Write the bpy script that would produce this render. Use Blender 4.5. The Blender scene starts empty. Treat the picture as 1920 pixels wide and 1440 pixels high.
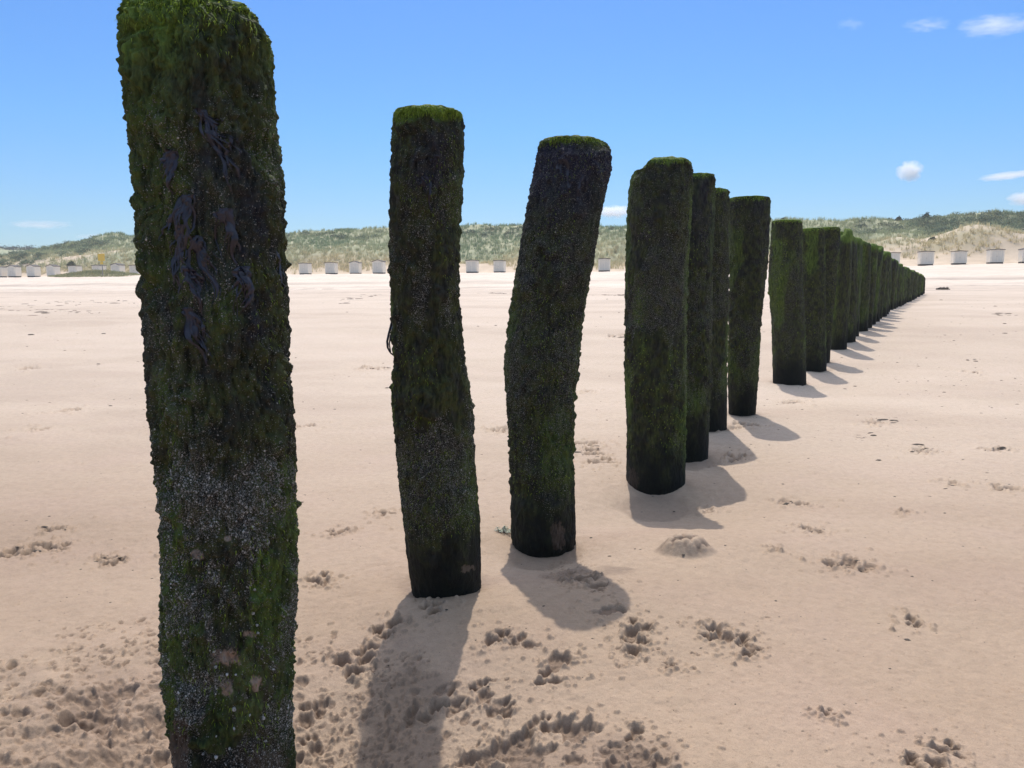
import bpy, math, random
import numpy as np
from mathutils import Matrix, Vector

S = bpy.context.scene
COL = S.collection
random.seed(7)
RNG = np.random.default_rng(11)

# ------------------------------------------------------------------ camera
W0, H0, F = 1920.0, 1440.0, 1443.0          # photo frame and focal length in photo pixels
CAM = np.array([0.0, 0.0, 1.10])
PITCH, ROLL = math.radians(7.31), math.radians(0.36)
fwd = np.array([0, math.cos(PITCH), -math.sin(PITCH)])
up0 = np.array([0, math.sin(PITCH), math.cos(PITCH)])
rt0 = np.array([1.0, 0, 0])
UP = up0 * math.cos(ROLL) + rt0 * math.sin(ROLL)
RT = rt0 * math.cos(ROLL) - up0 * math.sin(ROLL)
cam_d = bpy.data.cameras.new('camera')
cam = bpy.data.objects.new('camera', cam_d)
COL.objects.link(cam)
cam_d.sensor_width = 36.0
cam_d.lens = 36.0 * F / W0
cam_d.clip_start = 0.05
cam_d.clip_end = 20000
cam.matrix_world = Matrix(((RT[0], UP[0], -fwd[0], CAM[0]), (RT[1], UP[1], -fwd[1], CAM[1]),
                           (RT[2], UP[2], -fwd[2], CAM[2]), (0, 0, 0, 1)))
S.camera = cam

# ------------------------------------------------------------------ light
SUN_AZ, SUN_EL = math.radians(2.0), math.radians(62.0)   # azimuth from +Y towards +X
world = bpy.data.worlds.new('World')
S.world = world
world.use_nodes = True
wn, wl = world.node_tree.nodes, world.node_tree.links
wn.clear()
sky = wn.new('ShaderNodeTexSky')
sky.sky_type = 'NISHITA'
sky.sun_disc = False
sky.sun_elevation = SUN_EL
sky.sun_rotation = SUN_AZ
sky.altitude = 0
sky.air_density = 1.0
sky.dust_density = 0.6
sky.ozone_density = 1.6
bg = wn.new('ShaderNodeBackground')
bg.inputs[1].default_value = 0.15
out = wn.new('ShaderNodeOutputWorld')
# low sky cut to deep blue, unseen overhead sky brightened as added shadow fill
tcw = wn.new('ShaderNodeTexCoord'); sepw = wn.new('ShaderNodeSeparateXYZ'); wl.new(tcw.outputs['Generated'], sepw.inputs[0])
rmp = wn.new('ShaderNodeValToRGB'); wl.new(sepw.outputs[2], rmp.inputs[0])
STOPS = [(0.0, (.30, .405, .55)), (.08, (.30, .42, .56)), (.19, (.265, .445, .635)), (.34, (.258, .435, .68)), (.58, (2.25, 1.85, 1.4)), (1.0, (2.4, 1.95, 1.45))]
while len(rmp.color_ramp.elements) < len(STOPS): rmp.color_ramp.elements.new(.5)
for e_, (p_, c_) in zip(rmp.color_ramp.elements, STOPS):
    e_.position = p_; e_.color = (*c_, 1)
mulw = wn.new('ShaderNodeMix'); mulw.data_type = 'RGBA'; mulw.blend_type = 'MULTIPLY'; mulw.inputs[0].default_value = 1.0
wl.new(sky.outputs[0], mulw.inputs[6]); wl.new(rmp.outputs[0], mulw.inputs[7])
wl.new(mulw.outputs[2], bg.inputs[0])
wl.new(bg.outputs[0], out.inputs[0])
sun_d = bpy.data.lights.new('sun', 'SUN')
sun_d.energy = 2.45
sun_d.angle = math.radians(0.5)
sun_d.color = (1.0, 0.95, 0.87)
sun = bpy.data.objects.new('sun', sun_d)
COL.objects.link(sun)
sun_dir = Vector((math.sin(SUN_AZ) * math.cos(SUN_EL), math.cos(SUN_AZ) * math.cos(SUN_EL), math.sin(SUN_EL)))
sun.rotation_euler = sun_dir.to_track_quat('Z', 'Y').to_euler()
sun.location = (0, 0, 50)
S.view_settings.view_transform = 'Standard'
S.view_settings.look = 'None'
S.view_settings.exposure = 0.60
S.view_settings.gamma = 1.0
HAZE = 0.00038
S.cycles.use_denoising = True
S.cycles.max_bounces = 12
S.cycles.volume_bounces = 12
S.cycles.transparent_max_bounces = 8

# ------------------------------------------------------------------ noise helpers
def _h(ix, iy, iz, seed):
    h = (ix.astype(np.int64) * 374761393 + iy.astype(np.int64) * 668265263 +
         iz.astype(np.int64) * 2147483647 + seed * 1274126177) & 0xFFFFFFFF
    h = ((h ^ (h >> 13)) * 1274126177) & 0xFFFFFFFF
    h = ((h ^ (h >> 16)) * 2246822519) & 0xFFFFFFFF
    return ((h ^ (h >> 15)) & 0xFFFFFF) / float(0xFFFFFF)

def vn3(x, y, z, seed=0):
    x0, y0, z0 = np.floor(x), np.floor(y), np.floor(z)
    fx, fy, fz = x - x0, y - y0, z - z0
    fx, fy, fz = (t * t * t * (t * (t * 6 - 15) + 10) for t in (fx, fy, fz))
    r = 0
    for dx in (0, 1):
        for dy in (0, 1):
            for dz in (0, 1):
                w = (fx if dx else 1 - fx) * (fy if dy else 1 - fy) * (fz if dz else 1 - fz)
                r = r + w * _h(x0 + dx, y0 + dy, z0 + dz, seed)
    return r * 2 - 1

def vn2(x, y, seed=0):
    x0, y0 = np.floor(x), np.floor(y)
    fx, fy = x - x0, y - y0
    fx, fy = (t * t * t * (t * (t * 6 - 15) + 10) for t in (fx, fy))
    z = np.zeros_like(x0)
    r = 0
    for dx in (0, 1):
        for dy in (0, 1):
            r = r + (fx if dx else 1 - fx) * (fy if dy else 1 - fy) * _h(x0 + dx, y0 + dy, z, seed)
    return r * 2 - 1

def fbm2(x, y, o=4, seed=0, g=0.5):
    a, r, f = 1.0, 0, 1.0
    for i in range(o):
        r = r + a * vn2(x * f + 17.3 * i, y * f - 9.1 * i, seed + i)
        a *= g; f *= 2.03
    return r

def fbm3(x, y, z, o=4, seed=0, g=0.5):
    a, r, f = 1.0, 0, 1.0
    for i in range(o):
        r = r + a * vn3(x * f + 7.3 * i, y * f - 3.1 * i, z * f + 5.7 * i, seed + i)
        a *= g; f *= 2.03
    return r

def worley3(x, y, z, seed=0):
    x0, y0, z0 = np.floor(x), np.floor(y), np.floor(z)
    best = np.full(x.shape, 9.0)
    for dx in (-1, 0, 1):
        for dy in (-1, 0, 1):
            for dz in (-1, 0, 1):
                cx, cy, cz = x0 + dx, y0 + dy, z0 + dz
                d = ((cx + _h(cx, cy, cz, seed) - x) ** 2 + (cy + _h(cx, cy, cz, seed + 5) - y) ** 2 +
                     (cz + _h(cx, cy, cz, seed + 9) - z) ** 2)
                best = np.minimum(best, d)
    return np.sqrt(best)

def worley2(x, y, seed=0):
    x0, y0 = np.floor(x), np.floor(y)
    best = np.full(x.shape, 9.0)
    z = np.zeros_like(x0)
    for dx in (-1, 0, 1):
        for dy in (-1, 0, 1):
            cx, cy = x0 + dx, y0 + dy
            d = (cx + _h(cx, cy, z, seed) - x) ** 2 + (cy + _h(cx, cy, z, seed + 5) - y) ** 2
            best = np.minimum(best, d)
    return np.sqrt(best)

def sstep(a, b, x):
    t = np.clip((x - a) / (b - a), 0, 1)
    return t * t * (3 - 2 * t)

# ------------------------------------------------------------------ object helpers
def new_mesh(name, verts, faces, smooth=True, attrs=None):
    """faces: (n,3) or (n,4) int array, or a list of such arrays."""
    me = bpy.data.meshes.new(name)
    verts = np.asarray(verts, dtype=np.float32)
    fl = faces if isinstance(faces, (list, tuple)) and len(faces) and isinstance(faces[0], np.ndarray) and faces[0].ndim == 2 else [np.asarray(faces)]
    fl = [f for f in fl if len(f)]
    me.vertices.add(len(verts))
    me.vertices.foreach_set('co', verts.ravel())
    loops = np.concatenate([f.ravel() for f in fl]).astype(np.int32)
    sizes = np.concatenate([np.full(len(f), f.shape[1]) for f in fl]).astype(np.int32)
    starts = np.concatenate([[0], np.cumsum(sizes)[:-1]]).astype(np.int32)
    me.loops.add(len(loops))
    me.loops.foreach_set('vertex_index', loops)
    me.polygons.add(len(sizes))
    me.polygons.foreach_set('loop_start', starts)
    me.polygons.foreach_set('loop_total', sizes)
    me.polygons.foreach_set('use_smooth', np.full(len(sizes), bool(smooth)))
    me.update(calc_edges=True)
    if attrs:
        for k, v in attrs.items():
            v = np.asarray(v, dtype=np.float32)
            if v.ndim == 1:
                a = me.attributes.new(k, 'FLOAT', 'POINT'); a.data.foreach_set('value', v)
            else:
                a = me.attributes.new(k, 'FLOAT_COLOR', 'POINT')
                if v.shape[1] == 3:
                    v = np.concatenate([v, np.ones((len(v), 1), np.float32)], 1)
                a.data.foreach_set('color', v.ravel())
    return me

def obj(name, me, mat=None, parent=None, loc=None):
    o = bpy.data.objects.new(name, me)
    COL.objects.link(o)
    if mat is not None and me is not None:
        if not me.materials:
            me.materials.append(mat)
    if parent is not None:
        o.parent = parent
    if loc is not None:
        o.location = loc
    return o

def tag(o, label=None, cat=None, group=None, kind=None):
    if label: o['label'] = label
    if cat: o['category'] = cat
    if group: o['group'] = group
    if kind: o['kind'] = kind
    return o

def grid_faces(nr, nc, wrap=False):
    i = np.arange(nr - 1)[:, None]
    j = np.arange(nc if wrap else nc - 1)[None, :]
    j2 = (j + 1) % nc
    a = i * nc + j; b = i * nc + j2; c = (i + 1) * nc + j2; d = (i + 1) * nc + j
    return np.stack([a, b, c, d], -1).reshape(-1, 4)

class MB:
    """collects boxes into one mesh"""
    def __init__(self): self.v, self.q, self.n = [], [], 0
    def add(self, v, q):
        self.v.append(np.asarray(v, float)); self.q.append(np.asarray(q) + self.n); self.n += len(v)
    def box(self, x0, x1, y0, y1, z0, z1):
        v = [(x, y, z) for z in (z0, z1) for y in (y0, y1) for x in (x0, x1)]
        self.add(v, [(0, 2, 3, 1), (4, 5, 7, 6), (0, 1, 5, 4), (2, 6, 7, 3), (0, 4, 6, 2), (1, 3, 7, 5)])
    def mesh(self, name, smooth=False):
        return new_mesh(name, np.concatenate(self.v), np.concatenate(self.q), smooth)

# ------------------------------------------------------------------ materials
def mat(name):
    m = bpy.data.materials.new(name)
    m.use_nodes = True
    n, l = m.node_tree.nodes, m.node_tree.links
    n.clear()
    o = n.new('ShaderNodeOutputMaterial')
    b = n.new('ShaderNodeBsdfPrincipled')
    l.new(b.outputs[0], o.inputs[0])
    b.inputs['Roughness'].default_value = 0.85
    return m, n, l, b, o

def N(n, typ, **kw):
    x = n.new(typ)
    for k, v in kw.items():
        if k.startswith('i_'):
            x.inputs[k[2:]].default_value = v
        else:
            setattr(x, k, v)
    return x

def mixc(n, l, fac, a, b, blend='MIX'):
    m = n.new('ShaderNodeMix'); m.data_type = 'RGBA'; m.blend_type = blend
    for sock, val in ((m.inputs[0], fac), (m.inputs[6], a), (m.inputs[7], b)):
        if hasattr(val, 'default_value') or hasattr(val, 'links'):
            l.new(val, sock)
        elif isinstance(val, (int, float)):
            sock.default_value = val
        else:
            sock.default_value = (*val, 1) if len(val) == 3 else val
    return m.outputs[2]

def ramp(n, l, src, stops):
    r = n.new('ShaderNodeValToRGB')
    e = r.color_ramp.elements
    while len(e) < len(stops): e.new(0.5)
    for k, (p, c) in zip(e, stops):
        k.position = p
        k.color = (c, c, c, 1) if isinstance(c, (int, float)) else (*c, 1)
    l.new(src, r.inputs[0])
    return r.outputs[0]

def math_(n, l, op, a, b=None):
    m = n.new('ShaderNodeMath'); m.operation = op
    for s, v in zip(m.inputs, (a, b)):
        if v is None: continue
        if isinstance(v, (int, float)): s.default_value = v
        else: l.new(v, s)
    return m.outputs[0]

def noise(n, l, vec, scale, detail=3, rough=0.5, out=0):
    t = N(n, 'ShaderNodeTexNoise', i_Scale=scale, i_Detail=detail, i_Roughness=rough)
    if vec is not None: l.new(vec, t.inputs['Vector'])
    return t.outputs[out]

def sand_material():
    m, n, l, b, o = mat('sand')
    pos = n.new('ShaderNodeNewGeometry').outputs['Position']
    dry = N(n, 'ShaderNodeAttribute', attribute_name='dry').outputs['Fac']
    damp_shade = N(n, 'ShaderNodeAttribute', attribute_name='damp_shade').outputs['Fac']
    big = ramp(n, l, noise(n, l, pos, 0.45, 3), [(0.3, 0.0), (0.7, 1.0)])
    c = mixc(n, l, big, (0.305, 0.208, 0.134), (0.350, 0.252, 0.172))
    pink = ramp(n, l, noise(n, l, pos, 1.7, 2), [(0.45, 0.0), (0.7, 1.0)])
    c = mixc(n, l, math_(n, l, 'MULTIPLY', pink, 0.5), c, (0.335, 0.228, 0.165))
    c = mixc(n, l, dry, c, (0.60, 0.495, 0.395))
    tn = N(n, 'ShaderNodeAttribute', attribute_name='tone').outputs['Fac']
    c = mixc(n, l, 1.0, c, ramp(n, l, tn, [(0.1, (.90, .885, .875)), (0.5, (1, 1, 1)), (0.9, (1.06, 1.07, 1.09))]), 'MULTIPLY')
    gr = noise(n, l, pos, 420, 2, 0.7)
    g = ramp(n, l, gr, [(0.3, (0.74, 0.72, 0.70)), (0.52, (1, 1, 1)), (0.75, (1.16, 1.15, 1.14))])
    c = mixc(n, l, 1.0, c, g, 'MULTIPLY')
    mid = ramp(n, l, noise(n, l, pos, 28, 4, 0.65), [(0.3, (0.9, 0.89, 0.88)), (0.6, (1.03, 1.03, 1.03))])
    c = mixc(n, l, 1.0, c, mid, 'MULTIPLY')
    c = mixc(n, l, damp_shade, c, (0.135, 0.088, 0.062))  # dark tone shared by wet sand and painted hollow shade
    # tiny shell and grit flecks
    fl = N(n, 'ShaderNodeTexVoronoi', i_Scale=95.0); l.new(pos, fl.inputs['Vector'])
    sel = ramp(n, l, fl.outputs['Distance'], [(0.07, 1.0), (0.13, 0.0)])
    rr = N(n, 'ShaderNodeSeparateColor'); l.new(fl.outputs['Color'], rr.inputs[0])
    rare = ramp(n, l, rr.outputs[0], [(0.90, 0.0), (0.92, 1.0)])
    c = mixc(n, l, math_(n, l, 'MULTIPLY', math_(n, l, 'MULTIPLY', sel, rare), 0.7), c, (0.09, 0.06, 0.045))
    l.new(c, b.inputs['Base Color'])
    b.inputs['Roughness'].default_value = 0.72
    b.inputs['Specular IOR Level'].default_value = 0.4
    bp = N(n, 'ShaderNodeBump', i_Strength=0.55, i_Distance=0.004)
    hh = math_(n, l, 'ADD', gr, math_(n, l, 'MULTIPLY', noise(n, l, pos, 90, 3), 1.5))
    l.new(hh, bp.inputs['Height'])
    l.new(bp.outputs[0], b.inputs['Normal'])
    return m

def timber_material():
    m, n, l, b, o = mat('overgrown_timber')
    co = n.new('ShaderNodeTexCoord').outputs['Object']
    A = {k: N(n, 'ShaderNodeAttribute', attribute_name=k).outputs['Fac'] for k in ('green', 'purple', 'barn', 'bare', 'black', 'pale')}
    st = n.new('ShaderNodeMapping'); st.inputs['Scale'].default_value = (1, 1, 0.28); l.new(co, st.inputs['Vector'])
    v = st.outputs[0]
    n1 = noise(n, l, v, 70, 5, 0.7)
    n2 = noise(n, l, co, 19, 3, 0.6)
    base = mixc(n, l, ramp(n, l, n1, [(0.35, 0.0), (0.65, 1.0)]), (0.009, 0.010, 0.007), (0.046, 0.044, 0.030))
    olive = mixc(n, l, ramp(n, l, n1, [(0.3, 0.0), (0.72, 1.0)]), (0.012, 0.016, 0.005), (0.088, 0.094, 0.028))
    base = mixc(n, l, ramp(n, l, n2, [(0.40, 0.0), (0.60, 1.0)]), base, olive)
    vivid = mixc(n, l, ramp(n, l, n1, [(0.32, 0.0), (0.7, 1.0)]), (0.020, 0.038, 0.006), (0.17, 0.25, 0.036))
    base = mixc(n, l, A['green'], base, vivid)
    purp = mixc(n, l, ramp(n, l, n1, [(0.35, 0.0), (0.7, 1.0)]), (0.009, 0.008, 0.018), (0.036, 0.032, 0.060))
    base = mixc(n, l, A['purple'], base, purp)
    base = mixc(n, l, A['black'], base, (0.006, 0.006, 0.005))
    wood = mixc(n, l, ramp(n, l, noise(n, l, v, 120, 4), [(0.3, 0.0), (0.7, 1.0)]), (0.035, 0.022, 0.015), (0.13, 0.09, 0.065))
    base = mixc(n, l, A['bare'], base, wood)
    base = mixc(n, l, A['pale'], base, mixc(n, l, n1, (0.20, 0.135, 0.095), (0.42, 0.30, 0.23)))
    # barnacle crust: small ragged cells, pale rims, dark mouths
    dis = N(n, 'ShaderNodeTexNoise', i_Scale=260.0, i_Detail=2.0); l.new(co, dis.inputs['Vector'])
    dv = N(n, 'ShaderNodeVectorMath', operation='SCALE'); dv.inputs['Scale'].default_value = 0.0045; l.new(dis.outputs['Color'], dv.inputs[0])
    da = N(n, 'ShaderNodeVectorMath', operation='ADD'); l.new(co, da.inputs[0]); l.new(dv.outputs[0], da.inputs[1])
    crust = None
    for sc_, amt in ((300.0, 1.0), (470.0, .8)):
        vo = N(n, 'ShaderNodeTexVoronoi', i_Scale=sc_); l.new(da.outputs[0], vo.inputs['Vector'])
        sep = N(n, 'ShaderNodeSeparateColor'); l.new(vo.outputs['Color'], sep.inputs[0])
        dot = ramp(n, l, vo.outputs['Distance'], [(0.0, .45), (0.16, 1.0), (0.30, 1.0), (0.55, 0.0)])
        pick = math_(n, l, 'LESS_THAN', sep.outputs[0], math_(n, l, 'MULTIPLY', A['barn'], amt))
        cr = math_(n, l, 'MULTIPLY', dot, pick)
        bc = mixc(n, l, math_(n, l, 'POWER', sep.outputs[1], 2.0), (0.11, 0.098, 0.082), (0.50, 0.46, 0.41))
        base = mixc(n, l, cr, base, bc)
        crust = cr if crust is None else math_(n, l, 'MAXIMUM', crust, cr)
    l.new(base, b.inputs['Base Color'])
    b.inputs['Roughness'].default_value = 0.8
    b.inputs['Specular IOR Level'].default_value = 0.25
    bp = N(n, 'ShaderNodeBump', i_Strength=1.0, i_Distance=0.009)
    h = math_(n, l, 'ADD', math_(n, l, 'MULTIPLY', n1, 1.4), math_(n, l, 'MULTIPLY', crust, 0.5))
    l.new(h, bp.inputs['Height']); l.new(bp.outputs[0], b.inputs['Normal'])
    return m

def leaf_material(name, trans=0.35, rough=0.7):
    m, n, l, b, o = mat(name)
    c = N(n, 'ShaderNodeAttribute', attribute_name='tint').outputs['Color']
    l.new(c, b.inputs['Base Color'])
    b.inputs['Roughness'].default_value = rough
    b.inputs['Specular IOR Level'].default_value = 0.2
    t = n.new('ShaderNodeBsdfTranslucent'); l.new(c, t.inputs[0])
    mx = n.new('ShaderNodeMixShader'); mx.inputs[0].default_value = trans
    l.new(b.outputs[0], mx.inputs[1]); l.new(t.outputs[0], mx.inputs[2]); l.new(mx.outputs[0], o.inputs[0])
    return m

def plain(name, col, rough=0.7, var=0.25, scale=8.0, stretch=(1, 1, 1)):
    m, n, l, b, o = mat(name)
    co = n.new('ShaderNodeTexCoord').outputs['Object']
    mp = n.new('ShaderNodeMapping'); mp.inputs['Scale'].default_value = stretch; l.new(co, mp.inputs['Vector'])
    f = ramp(n, l, noise(n, l, mp.outputs[0], scale, 4, 0.6), [(0.3, 0.0), (0.7, 1.0)])
    c = mixc(n, l, f, tuple(x * (1 - var) for x in col), tuple(min(1, x * (1 + var)) for x in col))
    l.new(c, b.inputs['Base Color'])
    b.inputs['Roughness'].default_value = rough
    return m

M_SAND = sand_material()
M_TIMBER = timber_material()
M_ALGAE = leaf_material('green_algae', 0.45)
M_WEED = plain('purple_seaweed', (0.012, 0.010, 0.021), 0.42, 0.6, 60)
M_BARN = plain('barnacle_shell', (0.36, 0.33, 0.295), 0.85, 0.6, 90)
M_GRASS = leaf_material('marram_grass', 0.4)
M_LEAF = leaf_material('shrub_leaves', 0.25)
M_BARK = plain('shrub_stem', (0.06, 0.045, 0.03))
M_HUT = plain('white_paint', (0.80, 0.725, 0.61), 0.6, 0.08, 3)
M_DOOR = plain('white_door_paint', (0.66, 0.60, 0.51), 0.55, 0.08, 3, (4, 1, .3))
M_ROOF = plain('roof_felt', (0.085, 0.075, 0.068), 0.9, 0.3, 5)
M_SKID = plain('dark_skid_timber', (0.05, 0.042, 0.035), 0.9)
M_YEL = plain('yellow_paint', (0.62, 0.40, 0.03), 0.6, 0.1)
M_POLE = plain('grey_pole', (0.22, 0.21, 0.19), 0.6, 0.1)
M_DEB = plain('washed_up_weed', (0.040, 0.028, 0.020), 0.8, 0.6, 30)
M_FOAM = plain('pale_green_weed', (0.44, 0.46, 0.36), 0.7, 0.25, 60)

# ------------------------------------------------------------------ terrain shape
ALX, ALY = 0.982, -0.187                       # along the shore
PX_, PY_ = 0.187, 0.982                        # inland
_prof = np.array([(-3000, -30), (-200, -5), (-40, -0.6), (0, -0.02), (8, 0.02), (10, 0.08), (13, .30), (17.5, .49), (31.5, .735), (45, .74), (58, .73),
                  (66, .80), (69, 0.98), (73, 1.05), (80, 1.28), (84, 1.62), (90, 1.75), (105, 2.35), (120, 2.9), (138, 3.38), (145, 3.5), (5000, 3.5)])
_ss = np.linspace(-60, 200, 2601)
_zz = np.interp(_ss, _prof[:, 0], _prof[:, 1])
_k = np.exp(-0.5 * (np.arange(-20, 21) / 8.0) ** 2); _k /= _k.sum()
_zz = np.convolve(np.pad(_zz, 20, mode='edge'), _k, 'valid')
SCOUR = []                                     # (x, y, depth, sigma)
def G0(x, y):
    x = np.asarray(x, float); y = np.asarray(y, float)
    s = PX_ * x + PY_ * y; t = ALX * x + ALY * y
    wob = 2.2 * np.sin(t / 37.0 + 1) + 1.3 * np.sin(t / 13.0)
    se = s + wob * sstep(55, 66, s) * (1 - sstep(120, 138, s))
    z = np.where(s < -60, np.interp(s, _prof[:, 0], _prof[:, 1]), np.interp(se, _ss, _zz))
    z = z + sstep(120, 140, s) * 0.75 * sstep(15, 60, t)
    z = z + 1.05 * np.exp(-((s - 132.0) / 2.8) ** 2 - ((t + 106.0) / 8.0) ** 2)
    return z
def G(x, y):
    z = G0(x, y)
    for (sx, sy, dp, sg) in SCOUR:
        z = z + dp * np.exp(-((x - sx) ** 2 + (y - sy) ** 2) / (2 * sg * sg))
    return z

def ray(px, py):
    return fwd * F + RT * (px - W0 / 2) - UP * (py - H0 / 2)
def at_depth(px, py, d):
    r = ray(px, py)
    return CAM + r * (d / r[1])
def on_ground(px, py, g=G, dmax=400):
    r = ray(px, py); r = r / r[1]
    ds = np.concatenate([np.arange(0.8, 12, 0.01), np.arange(12, dmax, 0.1)])
    p = CAM[None, :] + r[None, :] * ds[:, None]
    below = p[:, 2] <= g(p[:, 0], p[:, 1])
    if not below.any(): return p[-1]
    return p[np.argmax(below)]

# scours / mounds round the posts: (pixel of the base, depth, sigma)
for (px, py, dp, sg) in [(1020, 1035, -.045, .22), (1230, 930, -.085, .30), (1308, 858, -.05, .3), (1110, 960, -.035, .18),
                         (1150, 1130, .05, .28), (1300, 1030, .045, .3), (830, 1180, .04, .25), (700, 1330, -.05, .3)]:
    p = on_ground(px, py, G0)
    SCOUR.append((p[0], p[1], dp, sg))
SCOUR.append((-0.55, 1.50, -.20, .33))

# ------------------------------------------------------------------ beach sand (one sheet, fine near the camera)
ths = np.concatenate([np.linspace(-math.pi, -0.98, 40)[:-1], np.linspace(-0.98, -0.68, 120)[:-1], np.arange(-0.68, 0.68, 0.00125), np.linspace(0.68, 0.98, 120)[1:], np.linspace(0.98, math.pi, 40)[1:]])
rs = [0.02, 0.3, 0.6, 0.85, 1.0, 1.1]
while rs[-1] < 70:
    r_ = rs[-1]; rs.append(r_ + min(max(0.0008 * r_ * r_, 0.002), 0.5))
while rs[-1] < 165:
    rs.append(rs[-1] + .9)
while rs[-1] < 620:
    rs.append(rs[-1] * 1.06)
rs = np.array(rs)
RR, TT = np.meshgrid(rs, ths, indexing='ij')
X = RR * np.sin(TT); Y = RR * np.cos(TT)
Z = G(X, Y)
near = RR < 60
lowf = np.zeros_like(Z); 
lowf[near] = 0.012 * fbm2(X[near] * 1.3, Y[near] * 1.3, 4, 3) + 0.0016 * fbm2(X[near] * 22, Y[near] * 22, 3, 9)
Z += lowf
# wind/tide streaks further out and the rough, tracked upper beach
ss = PX_ * X + PY_ * Y; tt = ALX * X + ALY * Y
m_ = (RR > 14) & (RR < 300)
Z[m_] += 0.02 * sstep(14, 40, RR[m_]) * fbm2(tt[m_] * 0.18, ss[m_] * 0.9, 3, 21)
up_ = (ss > 60) & (RR < 400)
Z[up_] += 0.07 * fbm2(tt[up_] * 0.25, ss[up_] * 0.6, 4, 33) * sstep(60, 70, ss[up_])
damp_shade = np.zeros_like(Z)  # dark colour mask: wet sand, plus shade painted into the hollows
BUMPS = []
def local(x, y, rad):
    r0 = math.hypot(x, y); t0 = math.atan2(x, y)
    i0, i1 = np.searchsorted(rs, [r0 - rad, r0 + rad])
    j0, j1 = np.searchsorted(ths, [t0 - rad / r0, t0 + rad / r0])
    return slice(i0, i1), slice(j0, j1)
RIM = np.zeros_like(Z); ZB = None
def dent(x, y, rx, ry, rot, depth, rim=0.35, d=0.25, sharp=0.6):
    sl = local(x, y, max(rx, ry) * 1.9)
    dx, dy = X[sl] - x, Y[sl] - y
    if dx.size == 0: return
    c, s_ = math.cos(rot), math.sin(rot)
    q = np.sqrt(((dx * c + dy * s_) / rx) ** 2 + ((-dx * s_ + dy * c) / ry) ** 2)
    q = q * (1 + 0.36 * vn2(X[sl] * 50, Y[sl] * 50, 77) + 0.10 * vn2(X[sl] * 130, Y[sl] * 130, 78))
    k = 1 - sstep(sharp, 1.1, q)
    Z[sl] = np.minimum(Z[sl], ZB[sl] - depth * k * (.9 + .16 * vn2(X[sl] * 80, Y[sl] * 80, 79)))
    RIM[sl] = np.maximum(RIM[sl], rim * depth * np.exp(-((q - 1.3) / 0.28) ** 2) * np.clip(.35 + 1.6 * vn2(X[sl] * 75, Y[sl] * 75, 80), 0, 1.5))
    damp_shade[sl] = np.maximum(damp_shade[sl], d * k)  # hollow shade painted into the colour, with the wetter sand below
def crumb(x, y, r, h=0.8):
    sl = local(x, y, r * 1.3)
    dx, dy = X[sl] - x, Y[sl] - y
    if dx.size == 0: return
    q = (dx * dx + dy * dy) / (r * r)
    Z[sl] = Z[sl] + r * h * np.sqrt(np.clip(1 - q * (1 + .5 * vn2(X[sl] * .5 / r, Y[sl] * .5 / r, 81)), 0, 1))
nearer = RR < 7
Z[nearer] += 0.0010 * fbm2(X[nearer] * 70, Y[nearer] * 70, 3, 19)
# the trampled patch at the left has its own swells
pc = on_ground(120, 1400); zz_ = np.exp(-((X - pc[0]) / .55) ** 2 - ((Y - pc[1]) / .32) ** 2)
Z += np.where(RR < 4, zz_ * (.016 * fbm2(X * 9, Y * 9, 3, 23) + .007 * fbm2(X * 30, Y * 30, 3, 29)), 0)
ZB = Z.copy()
R = random.Random(5)
def paw(px, py, size, rot=None, deep=1.0, crumbs=14):
    p = on_ground(px, py)
    x, y = p[0], p[1]
    a = R.uniform(0, 6.28) if rot is None else rot
    s = size
    dent(x - 0.12 * s * math.cos(a), y - 0.12 * s * math.sin(a), 0.26 * s, 0.20 * s, a, 0.022 * deep * s / .1, d=.6)
    for k, off in enumerate((-0.75, -0.28, 0.28, 0.75)):
        if R.random() < 0.12: continue
        aa = a + off
        dent(x + 0.40 * s * math.cos(aa), y + 0.40 * s * math.sin(aa), 0.17 * s, 0.10 * s, aa + R.uniform(-.3, .3), 0.022 * deep * s / .1 * R.uniform(.7, 1.2), d=.65)
    for k in range(crumbs):
        rr = s * (0.4 + abs(R.gauss(0, 0.5))); an = R.uniform(0, 6.28)
        crumb(x + rr * math.cos(an), y + rr * math.sin(an), R.uniform(.003, .010) * (1 + 0.25 * max(0, p[1] - 2)))
PAWS = [(735, 1168, .12), (815, 1142, .11), (650, 1235, .13), (690, 1225, .10), (930, 1200, .10), (985, 1208, .09), (1190, 1185, .11), (1190, 1218, .11),
        (1340, 1188, .12), (1370, 1200, .11), (1400, 1228, .10), (1050, 1247, .10), (1036, 1277, .09), (905, 1300, .09), (930, 1330, .09), (830, 1318, .11), (790, 1340, .09),
        (1020, 1357, .08), (1195, 1370, .07), (1600, 1055, .16), (1580, 1060, .13), (1528, 995, .13), (1708, 1160, .09), (1490, 940, .15), (1725, 845, .16),
        (1890, 915, .15), (595, 1090, .10), (105, 993, .11), (60, 1030, .16), (20, 1032, .14), (100, 1025, .12), (205, 1047, .13), (1550, 1347, .05), (1255, 1254, .05), (1455, 1030, .06), (1770, 1418, .08), (1740, 1440, .09),
        (1110, 845, .22), (1125, 865, .2), (1095, 830, .2), (1100, 735, .2), (940, 805, .2), (600, 1095, .08), (575, 1340, .09), (600, 1330, .07), (585, 1395, .08),
        (1480, 755, .2), (1640, 795, .2), (1870, 845, .18), (1790, 905, .1), (1375, 862, .2), (1385, 800, .25),
        (700, 690, .35), (720, 965, .1), (640, 1000, .12), (575, 800, .2), (120, 770, .25), (70, 805, .2), (50, 690, .3), (1160, 630, .3), (1815, 697, .2), (1700, 960, .06), (1330, 955, .08)]
for (px, py, s) in PAWS:
    paw(px, py, s, deep=(1.2 if s < .15 else 0.7), crumbs=26)
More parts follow.
